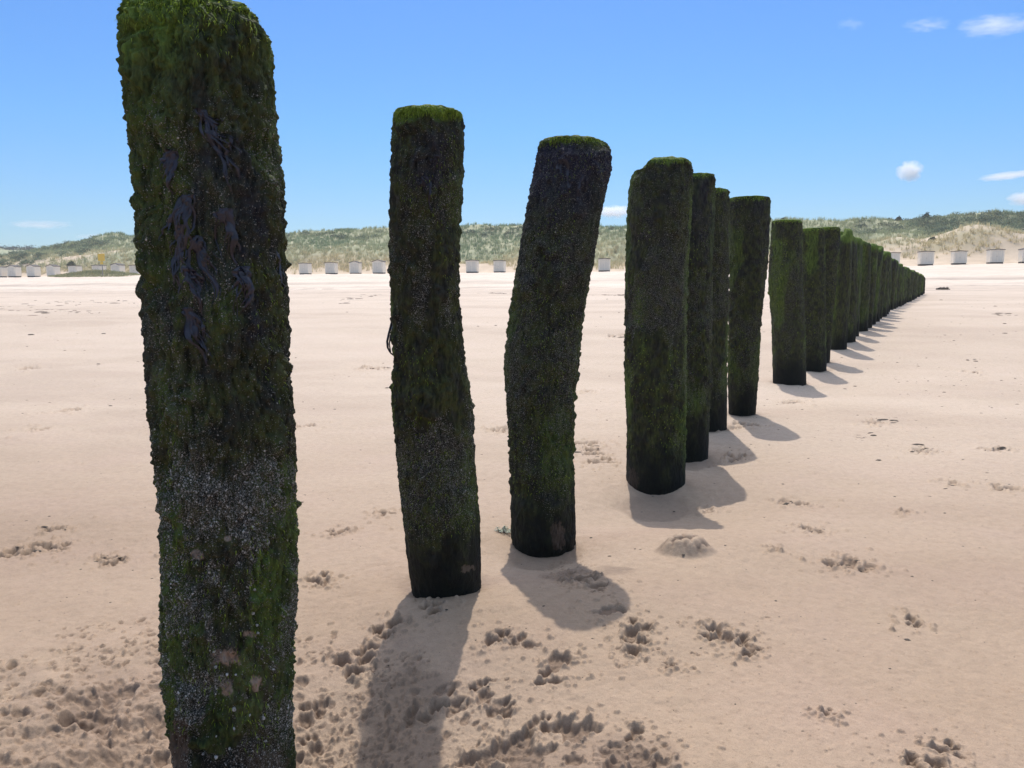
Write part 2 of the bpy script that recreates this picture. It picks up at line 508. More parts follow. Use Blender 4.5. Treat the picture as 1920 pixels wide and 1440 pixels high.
# one deep round hole and two heavier dug spots near the bottom of the frame
for (px, py, rx, ry, dp) in [(1074, 1368, .055, .045, .05), (940, 1400, .10, .045, .045), (1000, 1408, .07, .035, .04), (900, 1425, .06, .03, .035), (985, 1432, .05, .03, .035), (1055, 1243, .05, .03, .04),
                             (1180, 1410, .06, .04, .03), (1150, 1425, .05, .03, .03), (1215, 1430, .05, .03, .03), (1090, 1085, .06, .035, .04), (1065, 1078, .04, .03, .03), (1120, 1098, .04, .025, .03), (1150, 1152, .06, .03, .025),
                             (170, 1345, .07, .05, .055), (130, 1352, .06, .04, .05), (210, 1305, .06, .045, .03)]:
    p = on_ground(px, py)
    for q_ in range(3):
        dent(p[0] + R.uniform(-.5, .5) * rx, p[1] + R.uniform(-.5, .5) * ry, rx * R.uniform(.45, .75), ry * R.uniform(.5, .9), R.uniform(-.5, .5), dp * R.uniform(.4, .75), rim=.45, d=.7)
    for k in range(26):
        rr = rx * (0.9 + abs(R.gauss(0, 1.1))); an = R.uniform(0, 6.28)
        crumb(p[0] + rr * math.cos(an), p[1] + rr * math.sin(an), R.uniform(.003, .010))
# churned zones: many small pits and clods
def churn(poly, n, rmin, rmax, dmul=1.0, crumbs=2):
    for k in range(n):
        u, v = R.random(), R.random()
        (x0, y0), (x1, y1), (x2, y2), (x3, y3) = poly
        px = (1 - u) * (1 - v) * x0 + u * (1 - v) * x1 + u * v * x2 + (1 - u) * v * x3
        py = (1 - u) * (1 - v) * y0 + u * (1 - v) * y1 + u * v * y2 + (1 - u) * v * y3
        if py > 1560: py = 1560
        p = on_ground(px, py)
        r = R.uniform(rmin, rmax) * (1 if R.random() < .8 else 1.7)
        dent(p[0], p[1], r, r * R.uniform(.5, .9), R.uniform(0, 3.1), r * R.uniform(.35, .75) * dmul, rim=.45, d=.6)
        for c in range(crumbs):
            an = R.uniform(0, 6.28); rr = r * R.uniform(.9, 3)
            crumb(p[0] + rr * math.cos(an), p[1] + rr * math.sin(an), R.uniform(.002, .008))
churn([(-40, 1240), (330, 1180), (330, 1560), (-60, 1560)], 250, .004, .014, 1.0, 4)
churn([(120, 1180), (320, 1150), (320, 1250), (100, 1260)], 70, .004, .011, 1.0, 2)
churn([(-40, 1240), (330, 1180), (330, 1560), (-60, 1560)], 34, .014, .026, .9, 4)
churn([(660, 1245), (810, 1220), (740, 1500), (570, 1500)], 220, .003, .009, 1.0, 4)
churn([(800, 1290), (960, 1270), (900, 1400), (760, 1420)], 40, .005, .014, 1.0, 3)
churn([(1030, 1050), (1090, 1030), (1170, 1130), (1010, 1090)], 60, .004, .010, 1.0, 3)
churn([(880, 1370), (1250, 1390), (1250, 1560), (880, 1560)], 80, .005, .015, 1.0, 4)
churn([(560, 1180), (640, 1180), (600, 1500), (540, 1500)], 40, .005, .013, 1.0, 3)
churn([(1120, 1165), (1440, 1165), (1430, 1260), (1130, 1260)], 40, .004, .008, 1.0, 3)
Z += RIM * sstep(-.006, 0.0, Z - ZB)
# loose sand slumps: no slope steeper than about 62 degrees
nr_ = int(np.searchsorted(rs, 8.0)); ja, jb = np.searchsorted(ths, [-.72, .72])
A_ = Z[:nr_, ja:jb].copy()
dr_ = np.diff(rs[:nr_])[:, None] * 1.9; dt_ = rs[:nr_][:, None] * .00125 * 1.9
for it in range(9):
    d_ = A_[1:] - A_[:-1]; e_ = np.clip(d_ - dr_, 0, None) + np.clip(d_ + dr_, None, 0)
    A_[1:] -= .3 * e_; A_[:-1] += .3 * e_
    d_ = A_[:, 1:] - A_[:, :-1]; e_ = np.clip(d_ - dt_, 0, None) + np.clip(d_ + dt_, None, 0)
    A_[:, 1:] -= .3 * e_; A_[:, :-1] += .3 * e_
Z[:nr_, ja:jb] = A_
# loose pellets of sand everywhere nearby
for k in range(4200):
    y = 1.3 / (R.random() ** 0.6 + 0.07); x = R.uniform(-0.75, 0.75) * y
    if y > 14: continue
    crumb(x, y, R.uniform(.0018, .0045) * max(1, y / 2.5))
# dug-up clod heap on the edge of the fourth post's shadow
hp = on_ground(1285, 1034)
sl = local(hp[0], hp[1], 0.22)
q = np.sqrt(((X[sl] - hp[0]) / .115) ** 2 + ((Y[sl] - hp[1]) / .085) ** 2)
kk = 1 - sstep(0.45, 1.15, q)
wz = worley2(X[sl] * 26, Y[sl] * 26, 5)
Z[sl] += kk * (0.048 + 0.030 * (np.sqrt(np.clip(.42 - wz ** 2, 0, 1)) - .35) * sstep(.05, .4, kk)) ; 
damp_shade[sl] = np.maximum(damp_shade[sl], kk * sstep(0.40, 0.65, wz) * .9)  # gaps between the clods coloured darker
# damp hollows worn round the feet of the posts
for (px, py, r_) in ((836, 1098, .125), (1020, 1028, .13), (1230, 923, .16), (1284, 855, .155), (1324, 801, .155), (1391, 777, .12), (1480, 715, .17), (1525, 693, .17), (1536, 676, .15)):
    p = on_ground(px, py, G0)
    sl = local(p[0], p[1] + .02, .6)
    q = np.hypot(X[sl] - p[0], Y[sl] - p[1]) - r_
    nn = fbm2(X[sl] * 9, Y[sl] * 9, 3, 66)
    Z[sl] -= .010 * np.exp(-(np.clip(q, 0, None) / .07) ** 2) * (1 + .6 * nn)
    Z[sl] += .004 * np.exp(-((q - .20) / .07) ** 2) * (1 + nn)
    damp_shade[sl] = np.maximum(damp_shade[sl], .42 * np.exp(-(np.clip(q, 0, None) / (.045 + .02 * nn)) ** 2))
# turned-up wet sand in the dug areas, darkened strip in the second post's shadow
def moist_shade(cx, cy, rx, ry, amt, rot=0.0):
    p = on_ground(cx, cy, G0)
    dx, dy = X - p[0], Y - p[1]
    c_, s2 = math.cos(rot), math.sin(rot)
    q = ((dx * c_ + dy * s2) / rx) ** 2 + ((-dx * s2 + dy * c_) / ry) ** 2
    sel = q < 3
    q = q[sel] + .9 * fbm2(X[sel] * 9, Y[sel] * 9, 4, 37)
    damp_shade[sel] = np.maximum(damp_shade[sel], amt * (1 - sstep(.3, 1.5, q)))
moist_shade(110, 1380, .50, .34, .24)
moist_shade(735, 1350, .13, .42, .42, .10)  # wet strip that also deepens the second post's shadow in the colour
moist_shade(1080, 1420, .30, .10, .32)
moist_shade(1100, 1090, .13, .10, .5)
tone = np.where(RR < 200, .5 + .38 * fbm2(tt * .22, ss * .75, 4, 91) + .22 * fbm2(tt * 1.1, ss * 2.0, 3, 92), .5)
# colour masks: dry pale sand up the beach, damp tide marks
wob = 2.2 * np.sin(tt / 37.0 + 1) + 1.3 * np.sin(tt / 13.0)
dry = sstep(60, 68, ss + wob + 1.5 * fbm2(tt * 0.1, ss * 0.1, 3, 41))
far_pale = 0.04 + 0.46 * sstep(1.8, 8, ss) + 0.16 * sstep(8, 30, ss)
dry = np.maximum(dry, far_pale)
bands = np.exp(-((ss + wob - 69.5) / 1.3) ** 2) * .40 + np.exp(-((ss + wob - 82) / 2.4) ** 2) * .50 + np.exp(-((ss - 118) / 3.0) ** 2) * .14
streak = sstep(0.25, 0.7, fbm2(tt * 0.12, ss * 1.1, 3, 55)) * sstep(28, 45, ss) * (1 - sstep(66, 74, ss)) * .35
damp_shade = np.maximum(damp_shade, np.where(RR < 300, np.maximum(bands * (0.6 + 0.5 * vn2(tt * .2, ss * .5, 8)), streak), 0))
# a little sand heaped or hollowed against the timbers stays as shaped in G
me = new_mesh('beach_sand', np.stack([X, Y, Z], -1).reshape(-1, 3), grid_faces(len(rs), len(ths)), True,
              {'tone': np.clip(tone, 0, 1).ravel(), 'dry': dry.ravel(), 'damp_shade': np.clip(damp_shade, 0, 1).ravel()})
me.flip_normals()
tag(obj('beach_sand', me, M_SAND), 'pale sandy beach with paw prints and churned patches rising to the dunes', kind='structure')

def Zs(x, y):
    """height of the finished sand mesh"""
    r0 = math.hypot(x, y); t0 = math.atan2(x, y)
    i = min(max(np.searchsorted(rs, r0), 1), len(rs) - 1); j = min(max(np.searchsorted(ths, t0), 1), len(ths) - 1)
    return float(Z[i - 1:i + 1, j - 1:j + 1].mean())

# ------------------------------------------------------------------ dunes
DS = np.concatenate([np.arange(139.0, 215.0, 0.7), np.arange(215, 420, 6.0)])
DT = np.arange(-330.0, 230.0, 0.9)
SS, TD = np.meshgrid(DS, DT, indexing='ij')
def dune_h(s, t):
    foot = 3.35 + 0.75 * sstep(15, 60, t)
    n1 = fbm2(s * 0.045 + 3, t * 0.035, 3, 71)
    n2 = fbm2(s * 0.14, t * 0.11, 3, 72)
    ridge = np.interp(t, [-330, -195, -182, -174, -165, -150, -145, -139, -93, -65, -43, -10, 29, 52, 60, 64, 71, 78, 110, 230],
                      [5.0, 7.4, 8.4, 10.0, 12.0, 13.9, 14.6, 14.5, 14.4, 15.4, 15.7, 15.0, 15.9, 15.1, 15.8, 16.4, 16.5, 15.5, 15.0, 14])
    u = np.clip((s - 142) / (186 - 142), 0, 1.35)
    prof = np.where(u < 1, (0.78 * u + 0.22 * u * u), 1 - 0.5 * (u - 1))
    prof = prof + 0.17 * np.exp(-((u - 0.42) / .16) ** 2) * (0.4 + 0.8 * np.clip(n1, -1, 1))
    z = foot + (ridge - foot) * prof + (n2 * 0.55 + n1 * 0.5) * sstep(0.02, 0.3, u) * 0.9
    # hummock at the right, dug slip face between
    z = z + 2.6 * np.exp(-((s - 153) / 5.5) ** 2 - ((t - 57) / 8.0) ** 2)
    z = z - 1.2 * np.exp(-((s - 160) / 6) ** 2 - ((t - 49) / 4.0) ** 2)
    z = np.where(s < 142.5, z - 0.35 * (142.5 - s), z)
    return z
DZ = dune_h(SS, TD)
DX = PX_ * SS + ALX * TD; DY = PY_ * SS + ALY * TD
def st_xy(s, t): return PX_ * s + ALX * t, PY_ * s + ALY * t
def grass_density(s, t):
    u = (s - 142) / 44.0
    n = fbm2(s * 0.10 + 5, t * 0.08, 3, 81) + .3 * fbm2(s * .35, t * .3, 2, 82)
    edge = np.interp(t, [-330, -110, -60, 0, 25, 40, 60, 85, 230], [.10, .09, .09, .12, .15, .25, .26, .2, .15])
    d = sstep(edge - 0.07, edge + 0.16, u + 0.09 * n)
    bare = sstep(0.35, 0.75, fbm2(s * 0.09, t * 0.06, 3, 91) + np.interp(t, [-330, 20, 45, 230], [-.12, -.1, .28, .22]) - u * .9)
    d = d * (1 - 0.85 * bare)
    # bare sandy path at the left and its scar
    for (a, b_, w) in ((154, -143, 4.0), (157, -133, 3.4), (161, -126, 2.4), (166, -122, 1.6), (171, -123, 1.4)):
        d = d * (1 - 0.95 * np.exp(-((s - a) / w) ** 2 - ((t - b_) / (w * 1.9)) ** 2))
    for (a, b_, w) in ((160, 49.5, 3.2), (166, 62, 2.0), (163, 54, 2.5)):
        d = d * (1 - 0.95 * np.exp(-((s - a) / w) ** 2 - ((t - b_) / (w * 1.3)) ** 2))
    d = np.maximum(d, .95 * np.exp(-((s - 153) / 5.5) ** 4 - ((t - 58) / 9.0) ** 4) * sstep(-.6, .3, n))
    d = np.maximum(d, .6 * np.exp(-((s - 152) / 5.0) ** 4 - ((t - 40) / 8.0) ** 4) * sstep(-.3, .4, n))
    return np.clip(d, 0, 1)
veg = grass_density(SS, TD)
hgt = np.clip((SS - 142) / 44, 0, 1.2)
def dune_material():
    m, n, l, b, o = mat('dune_ground')
    pos = n.new('ShaderNodeNewGeometry').outputs['Position']
    vg = N(n, 'ShaderNodeAttribute', attribute_name='veg').outputs['Fac']
    hg = N(n, 'ShaderNodeAttribute', attribute_name='hgt').outputs['Fac']
    sandc = mixc(n, l, ramp(n, l, noise(n, l, pos, .5, 4), [(0.3, 0.), (0.7, 1.)]), (0.47, 0.36, 0.255), (0.57, 0.45, 0.33))
    g = mixc(n, l, ramp(n, l, noise(n, l, pos, .35, 5, .7), [(0.35, 0.), (0.65, 1.)]), (0.22, 0.25, 0.14), (0.36, 0.35, 0.21))
    dryc = mixc(n, l, ramp(n, l, noise(n, l, pos, .6, 5, .7), [(0.35, 0.), (0.65, 1.)]), (0.30, 0.235, 0.135), (0.38, 0.30, 0.18))
    g = mixc(n, l, hg, dryc, g)
    c = mixc(n, l, vg, sandc, g)
    l.new(c, b.inputs['Base Color'])
    b.inputs['Roughness'].default_value = 0.95
    return m
me = new_mesh('dunes', np.stack([DX, DY, DZ], -1).reshape(-1, 3), grid_faces(len(DS), len(DT)), True,
              {'veg': (veg * .9).ravel(), 'hgt': sstep(0.12, 0.42, hgt + .1 * fbm2(SS * .1, TD * .1, 3, 14)).ravel()})
tag(obj('dunes', me, dune_material()), 'grassy coastal dunes behind the beach huts', kind='structure')

# marram grass: tufts of real blades
def blades(cx, cy, cz, hgt_, wid, lean, col, nb, spread, rng):
    """cx.. arrays of tufts; nb blades each -> verts, tris, colours (two-segment blades)"""
    n = len(cx)
    a = rng.uniform(0, 2 * np.pi, (n, nb)); rr = spread[:, None] * np.sqrt(rng.uniform(0, 1, (n, nb)))
    bx = cx[:, None] + rr * np.cos(a); by = cy[:, None] + rr * np.sin(a); bz = np.repeat(cz[:, None], nb, 1)
    h = hgt_[:, None] * rng.uniform(0.55, 1.15, (n, nb))
    la = rng.uniform(0, 2 * np.pi, (n, nb)); le = lean * h * rng.uniform(0.2, 1.0, (n, nb))
    wa = rng.uniform(0, np.pi, (n, nb)); w = wid[:, None] * rng.uniform(.6, 1.3, (n, nb))
    ox, oy = w * np.cos(wa), w * np.sin(wa)
    mx, my, mz = bx + le * .35 * np.cos(la), by + le * .35 * np.sin(la), bz + h * .6
    tx, ty, tz = bx + le * np.cos(la), by + le * np.sin(la), bz + h
    V = np.stack([np.stack([bx - ox, by - oy, bz], -1), np.stack([bx + ox, by + oy, bz], -1),
                  np.stack([mx + ox * .8, my + oy * .8, mz], -1), np.stack([mx - ox * .8, my - oy * .8, mz], -1), np.stack([tx, ty, tz], -1)], 2).reshape(-1, 3)
    k = np.arange(n * nb)[:, None] * 5
    q = k + np.array([[0, 1, 2, 3]]); t = k + np.array([[3, 2, 4]])
    c = col[:, None, :] * rng.uniform(.75, 1.25, (n, nb, 1))
    c = np.repeat(c.reshape(-1, 3), 5, 0)
    return V, [q, t], c
rg = np.random.default_rng(3)
n_t = 42000
ts = rg.uniform(-235, 125, n_t); s_ = 141 + 62 * rg.uniform(0, 1, n_t) ** 1.15
keep = rg.uniform(0, 1, n_t) < grass_density(s_, ts)
ts, s_ = ts[keep], s_[keep]
gx, gy = st_xy(s_, ts); gz = dune_h(s_, ts) - .05
u = (s_ - 142) / 44
gn = fbm2(s_ * .08, ts * .07, 3, 61) * .5
dryf = np.clip(1.42 - 2.3 * u + 1.1 * gn + rg.normal(0, .22, len(u)), 0, 1)[:, None]
lush = sstep(-0.1, .5, fbm2(s_ * .06 + 9, ts * .05, 3, 64))[:, None]
colg = (np.array([[.33, .355, .20]]) * (1 - lush) + np.array([[.21, .27, .145]]) * lush)
colg = colg * (1 - dryf) + np.array([[.56, .475, .28]]) * dryf
V, FQ, c = blades(gx, gy, gz, rg.uniform(.5, 1.0, len(gx)), np.full(len(gx), .045), .55, colg, 9, rg.uniform(.25, .6, len(gx)), rg)
tag(obj('marram_grass', new_mesh('marram_grass', V, FQ, False, {'tint': c}), M_GRASS), 'marram grass covering the dune slopes', kind='stuff')
# sparse beach grass in front of the left huts
n_t = 1500
a = on_ground(185, 519, G0, 300)
ang = rg.uniform(0, 2 * np.pi, n_t); rr = np.sqrt(rg.uniform(0, 1, n_t))
bt = rr * np.cos(ang) * 9.5; bs = rr * np.sin(ang) * 3.6 - .6
t0, s0 = -106.0, 131.5
gx, gy = st_xy(s0 + bs, t0 + bt); gz = G0(gx, gy) - .03
colb = np.array([[.22, .235, .12]]) * rg.uniform(.7, 1.3, (n_t, 1)) + np.array([[.14, .10, .04]]) * rg.uniform(0, 1, (n_t, 1)) ** 2
V, FQ, c = blades(gx, gy, gz, rg.uniform(.25, .65, n_t) * (1 - .4 * rr), np.full(n_t, .03), .6, colb, 6, np.full(n_t, .3), rg)
tag(obj('beach_grass', new_mesh('beach_grass', V, FQ, False, {'tint': c}), M_GRASS), 'low patch of beach grass on the sand before the left huts', kind='stuff')

# shrubs on the dunes
def shrub_leaves(centers, radii, heights, nleaf, size, cols, rng):
    Vs, Cs = [], []
    for (cx, cy, cz), r, h, nl, col in zip(centers, radii, heights, nleaf, cols):
        d = rng.normal(0, 1, (nl, 3)); d /= np.linalg.norm(d, axis=1)[:, None]
        lump = 1 + .35 * vn3(d[:, 0] * 2.2 + cx, d[:, 1] * 2.2 + cy, d[:, 2] * 2.2, 5)
        p = d * (rng.uniform(.35, 1, (nl, 1)) ** .5) * lump[:, None]
        p[:, 2] = np.abs(p[:, 2]) * h; p[:, :2] *= r
        p += np.array([cx, cy, cz])
        e1 = rng.normal(0, 1, (nl, 3)); e1 /= np.linalg.norm(e1, axis=1)[:, None]
        e2 = np.cross(e1, rng.normal(0, 1, (nl, 3))); e2 /= np.linalg.norm(e2, axis=1)[:, None]
        sz = size * rng.uniform(.5, 1.3, (nl, 1))
        q = np.stack([p - e1 * sz, p - e2 * sz * .5, p + e1 * sz, p + e2 * sz * .5], 1)
        Vs.append(q.reshape(-1, 3))
        cc = np.array(col)[None] * rng.uniform(.6, 1.4, (nl, 1))
        Cs.append(np.repeat(cc, 4, 0))
    V = np.concatenate(Vs); C = np.concatenate(Cs)
    return V, np.arange(len(V)).reshape(-1, 4), C
def scrub(name, label, regions, n, rng):
    cs, rs_, hs, nl, cols = [], [], [], [], []
    for k in range(n):
        s0, s1, t0, t1, w = regions[rng.choice(len(regions), p=np.array([r[4] for r in regions]) / sum(r[4] for r in regions))]
        s, t = rng.uniform(s0, s1), rng.uniform(t0, t1)
        if fbm2(np.array([s * .09]), np.array([t * .07]), 2, 44)[0] < -.35: continue
        x, y = st_xy(s, t)
        r = rng.uniform(.8, 1.9)
        cs.append((x, y, float(dune_h(np.array([s]), np.array([t]))[0]) - .15)); rs_.append(r); hs.append(r * rng.uniform(.45, .8)); nl.append(int(130 * r))
        cols.append(np.array([.12, .155, .092]) * rng.uniform(.7, 1.5) + np.array([.01, .006, .004]) * rng.uniform(0, 1))
    V, Fq, C = shrub_leaves(cs, rs_, hs, nl, .17, cols, rng)
    tag(obj(name, new_mesh(name, V, Fq, False, {'tint': C}), M_LEAF), label, kind='stuff')
scrub('dune_scrub', 'dark low scrub matting the upper dune slopes', [(160, 186, -180, -132, 3.2), (151, 172, -172, -140, 3.0), (176, 190, -118, 40, 2.4), (172, 188, 40, 72, 1.0), (163, 189, 53, 84, 5.0), (160, 172, 78, 112, 1.2), (164, 172, 55, 68, 1.0)], 1000, np.random.default_rng(9))

def shrub(px, py, wpx, hpx, s, label, col, name='dune_shrub', group='single bushes on the dunes'):
    """a single bush standing at inland distance s, seen at that pixel"""
    r = ray(px, py); k = s / (PX_ * r[0] + PY_ * r[1])
    p = CAM + r * k
    t = ALX * p[0] + ALY * p[1]
    z = float(dune_h(np.array([s]), np.array([t]))[0]) - .1
    m = p[1] / F
    root = obj(name, None, loc=(p[0], p[1], z))
    tag(root, label, 'bush', group)
    rng = np.random.default_rng(int(px))
    rad, h = wpx * m / 2, max(hpx * m, .5)
    V, Fq, C = shrub_leaves([(0, 0, .25 * h), (rad * .4, 0, .1), (-rad * .4, .1, .1)], [rad * .7, rad * .6, rad * .6], [h * .8, h * .6, h * .65], [420, 260, 260], .17, [col] * 3, rng)
    obj('foliage', new_mesh('foliage', V, Fq, False, {'tint': C}), M_LEAF, root)
    n = 8; vs = []
    for kz, (zz, rr) in enumerate(((-.2, .09), (h * .45, .06), (h * .7, .03))):
        for a in range(n):
            vs.append((rr * math.cos(a * 6.283 / n) + .1 * kz * .4, rr * math.sin(a * 6.283 / n), zz))
    obj('stem', new_mesh('stem', vs, grid_faces(3, n, True)), M_BARK, root)

shrub(1737, 404, 16, 12, 186, 'small dark bush breaking the skyline left of the right-hand hill', (.03, .042, .025))
shrub(1685, 408, 12, 9, 186, 'tiny dark bush on the skyline above the far end of the post row', (.03, .042, .025))
shrub(1470, 402, 14, 6, 187, 'dark bush on the ridge just right of the seventh post', (.045, .06, .035))
shrub(132, 482, 18, 12, 150, 'isolated dark bush on the sandy slope left of the yellow sign', (.085, .105, .05))
shrub(26, 497, 14, 10, 147, 'small bush above the leftmost huts', (.06, .07, .03))
shrub(1748, 446, 14, 8, 158, 'low dark green bush beside the bare sand slip', (.05, .065, .03))

# distant tree line at far left
rng = np.random.default_rng(21)
cs, rs_, hs, nl, cols = [], [], [], [], []
for k in range(46):
    px = rng.uniform(-90, 62); d = 420 + rng.uniform(-10, 10)
    p = at_depth(px, 472, d)
    cs.append((p[0], p[1], p[2])); r = rng.uniform(2.0, 3.4); rs_.append(r); hs.append(r * rng.uniform(.7, 1.25)); nl.append(130); cols.append((.030, .042, .036))
V, Fq, C = shrub_leaves(cs, rs_, hs, nl, .45, cols, rng)
tag(obj('far_woodland', new_mesh('far_woodland', V, Fq, False, {'tint': C}), M_LEAF), 'dark far woodland behind the dunes at far left', kind='stuff')
# low hill that carries it
hx = np.linspace(-420, -60, 60); hy = np.linspace(300, 560, 40)
HX, HY = np.meshgrid(hx, hy, indexing='ij')
HZ = 1.0 + 21.5 * np.exp(-((HY - 425) / 60) ** 2) * sstep(-60, -200, HX) + 0.5 * fbm2(HX * .05, HY * .05, 3, 2)
me = new_mesh('hill', np.stack([HX, HY, HZ], -1).reshape(-1, 3), grid_faces(60, 40), True, {'veg': np.ones(2400), 'hgt': np.ones(2400)})
me.flip_normals()
tag(obj('hill', me, bpy.data.materials['dune_ground']), 'low green hill beyond the dunes at the left', kind='structure')

# ------------------------------------------------------------------ beach huts
def hut_meshes(kind, w, dep, hw):
    """local frame: x along the row, -y towards the sea, z up"""
    x0, x1, y0, y1 = -w / 2, w / 2, -dep / 2, dep / 2
    rise = .32 if kind == 'gable' else .07
    wv = [(x0, y0, .12), (x1, y0, .12), (x1, y1, .12), (x0, y1, .12), (x0, y0, hw), (x1, y0, hw), (x1, y1, hw), (x0, y1, hw), (0, y0, hw + rise), (0, y1, hw + rise)]
    wall = new_mesh('wall', wv, [np.array([(0, 3, 2, 1), (1, 2, 6, 5), (3, 0, 4, 7)]), np.array([(0, 1, 5, 8, 4), (2, 3, 7, 9, 6)])], False)
    ov, th = .08, .10
    def slab(xa, za, xb, zb):
        v = []
        for yy in (y0 - ov - .06, y1 + ov):
            v += [(xa, yy, za), (xb, yy, zb), (xb, yy, zb + th), (xa, yy, za + th)]
        return v, [(0, 1, 2, 3), (7, 6, 5, 4), (0, 4, 5, 1), (1, 5, 6, 2), (2, 6, 7, 3), (3, 7, 4, 0)]
    r = MB()
    sl = rise / (w / 2)
    r.add(*slab(x0 - ov, hw - sl * ov + .004, 0, hw + rise + .004)); r.add(*slab(0, hw + rise + .004, x1 + ov, hw - sl * ov + .004))
    roof = r.mesh('roof')
    d = MB()
    for sx in (-1, 1):
        d.box(sx * .39 - .37, sx * .39 + .37, y0 - .035, y0 - .002, .2, 1.86)
    door = d.mesh('door')
    f = MB()
    f.box(-.86, -.78, y0 - .05, y0 - .003, .14, 1.94); f.box(.78, .86, y0 - .05, y0 - .003, .14, 1.94); f.box(-.78, .78, y0 - .05, y0 - .003, 1.87, 1.94)
    frame = f.mesh('door_frame')
    k = MB()
    for yy in (y0 + .1, y1 - .3): k.box(x0 + .05, x1 - .05, yy, yy + .2, -.12, .118)
    for xx in (x0 + .06, x1 - .2): k.box(xx, xx + .14, y0 + .31, y1 - .31, -.1, .116)
    skid = k.mesh('skid')
    h = MB(); h.box(-.09, -.05, y0 - .075, y0 - .036, .95, 1.1)
    handle = h.mesh('door_handle')
    return [('wall', wall, M_HUT), ('roof', roof, M_ROOF), ('door', door, M_DOOR), ('door_frame', frame, M_HUT), ('skid', skid, M_SKID)], handle
PROTO = {k: hut_meshes(k, 2.0, 1.5, 2.0) for k in ('gable', 'flat')}
HUTS = [(2, 521, 'flat', 'white beach hut cut off by the left edge of the photo'),
        (28, 521, 'gable', 'white gabled beach hut second from the left edge, beside the cut-off hut'),
        (64, 520, 'gable', 'white gabled beach hut third from the left edge'),
        (101, 519, 'gable', 'white gabled beach hut fourth from the left, its dark roof peak against the dune'),
        (142, 518, 'flat', 'grey-white flat-roofed beach hut fifth from the left, touching the end of the beach grass'),
        (187, 517, 'flat', 'beach hut half hidden by beach grass directly below the yellow sign'),
        (222, 516.5, 'gable', 'beach hut behind beach grass just right of the yellow sign'),
        (256, 516, 'flat', 'white hut mostly hidden behind the left edge of the nearest post'),
        (573, 515, 'flat', 'white beach hut leftmost of the four between the first and second posts'),
        (622, 515, 'flat', 'white beach hut second of the four between the first and second posts'),
        (667, 514.5, 'gable', 'white beach hut with low gable, third of the four between the first and second posts'),
        (711, 514, 'gable', 'white beach hut rightmost of the four, next to the second post'),
        (886, 513, 'flat', 'white flat-roofed beach hut just right of the second post'),
        (937, 512, 'flat', 'white flat-roofed beach hut just left of the leaning third post'),
        (1133, 508.5, 'flat', 'single white beach hut between the leaning third post and the fourth post'),
        (1672, 497, 'flat', 'white beach hut partly hidden by the low far end of the post row'),
        (1735, 495, 'flat', 'white beach hut in the open, first right of the post row'),
        (1797, 495, 'flat', 'white beach hut second right of the post row, below the grassy sand hummock'),
        (1865, 494, 'flat', 'white beach hut with its pale left side showing, third right of the post row'),
        (1925, 493, 'gable', 'beach hut cut off by the right edge of the photo')]
row_ang = math.atan2(ALY, ALX)
for (px, py, kind, label) in HUTS:
    r = ray(px, py); k = (138.0 + 1.0) / (PX_ * r[0] + PY_ * r[1])
    p = CAM + r * k
    root = obj('beach_hut', None, loc=(p[0], p[1], float(G0(p[0], p[1])) + .1))
    root.rotation_euler = (0, 0, row_ang + R.uniform(-.05, .05))
    sc_ = R.uniform(.97, 1.05); root.scale = (sc_, sc_, sc_)
    tag(root, label, 'beach hut', 'white beach huts along the foot of the dunes')
    parts, handle = PROTO[kind]
    for (nm, mesh, mt) in parts:
        o = obj(nm, mesh, mt, root)
        if nm == 'door':
            obj('door_handle', handle, M_POLE, o)

# yellow sign
p = on_ground(193, 518, G0, 300); r = ray(193, 483); q = CAM + r * (p[1] / r[1])
root = obj('beach_sign', None, loc=(p[0], p[1], p[2])); root.rotation_euler = (0, 0, row_ang)
tag(root, 'yellow sign on a thin pole standing before the left beach huts', 'sign')
hz = q[2] - p[2]
m_ = MB(); m_.box(-.06, .06, -.05, .05, -.4, hz + .75); obj('pole', m_.mesh('pole'), M_POLE, root)
m_ = MB(); m_.box(-.72, .72, -.09, -.053, hz - .62, hz + .72); obj('panel', m_.mesh('panel'), M_YEL, root)
m_ = MB(); m_.box(-.30, .30, -.09, -.053, hz - 1.25, hz - .68); obj('lower_panel', m_.mesh('lower_panel'), M_YEL, root)

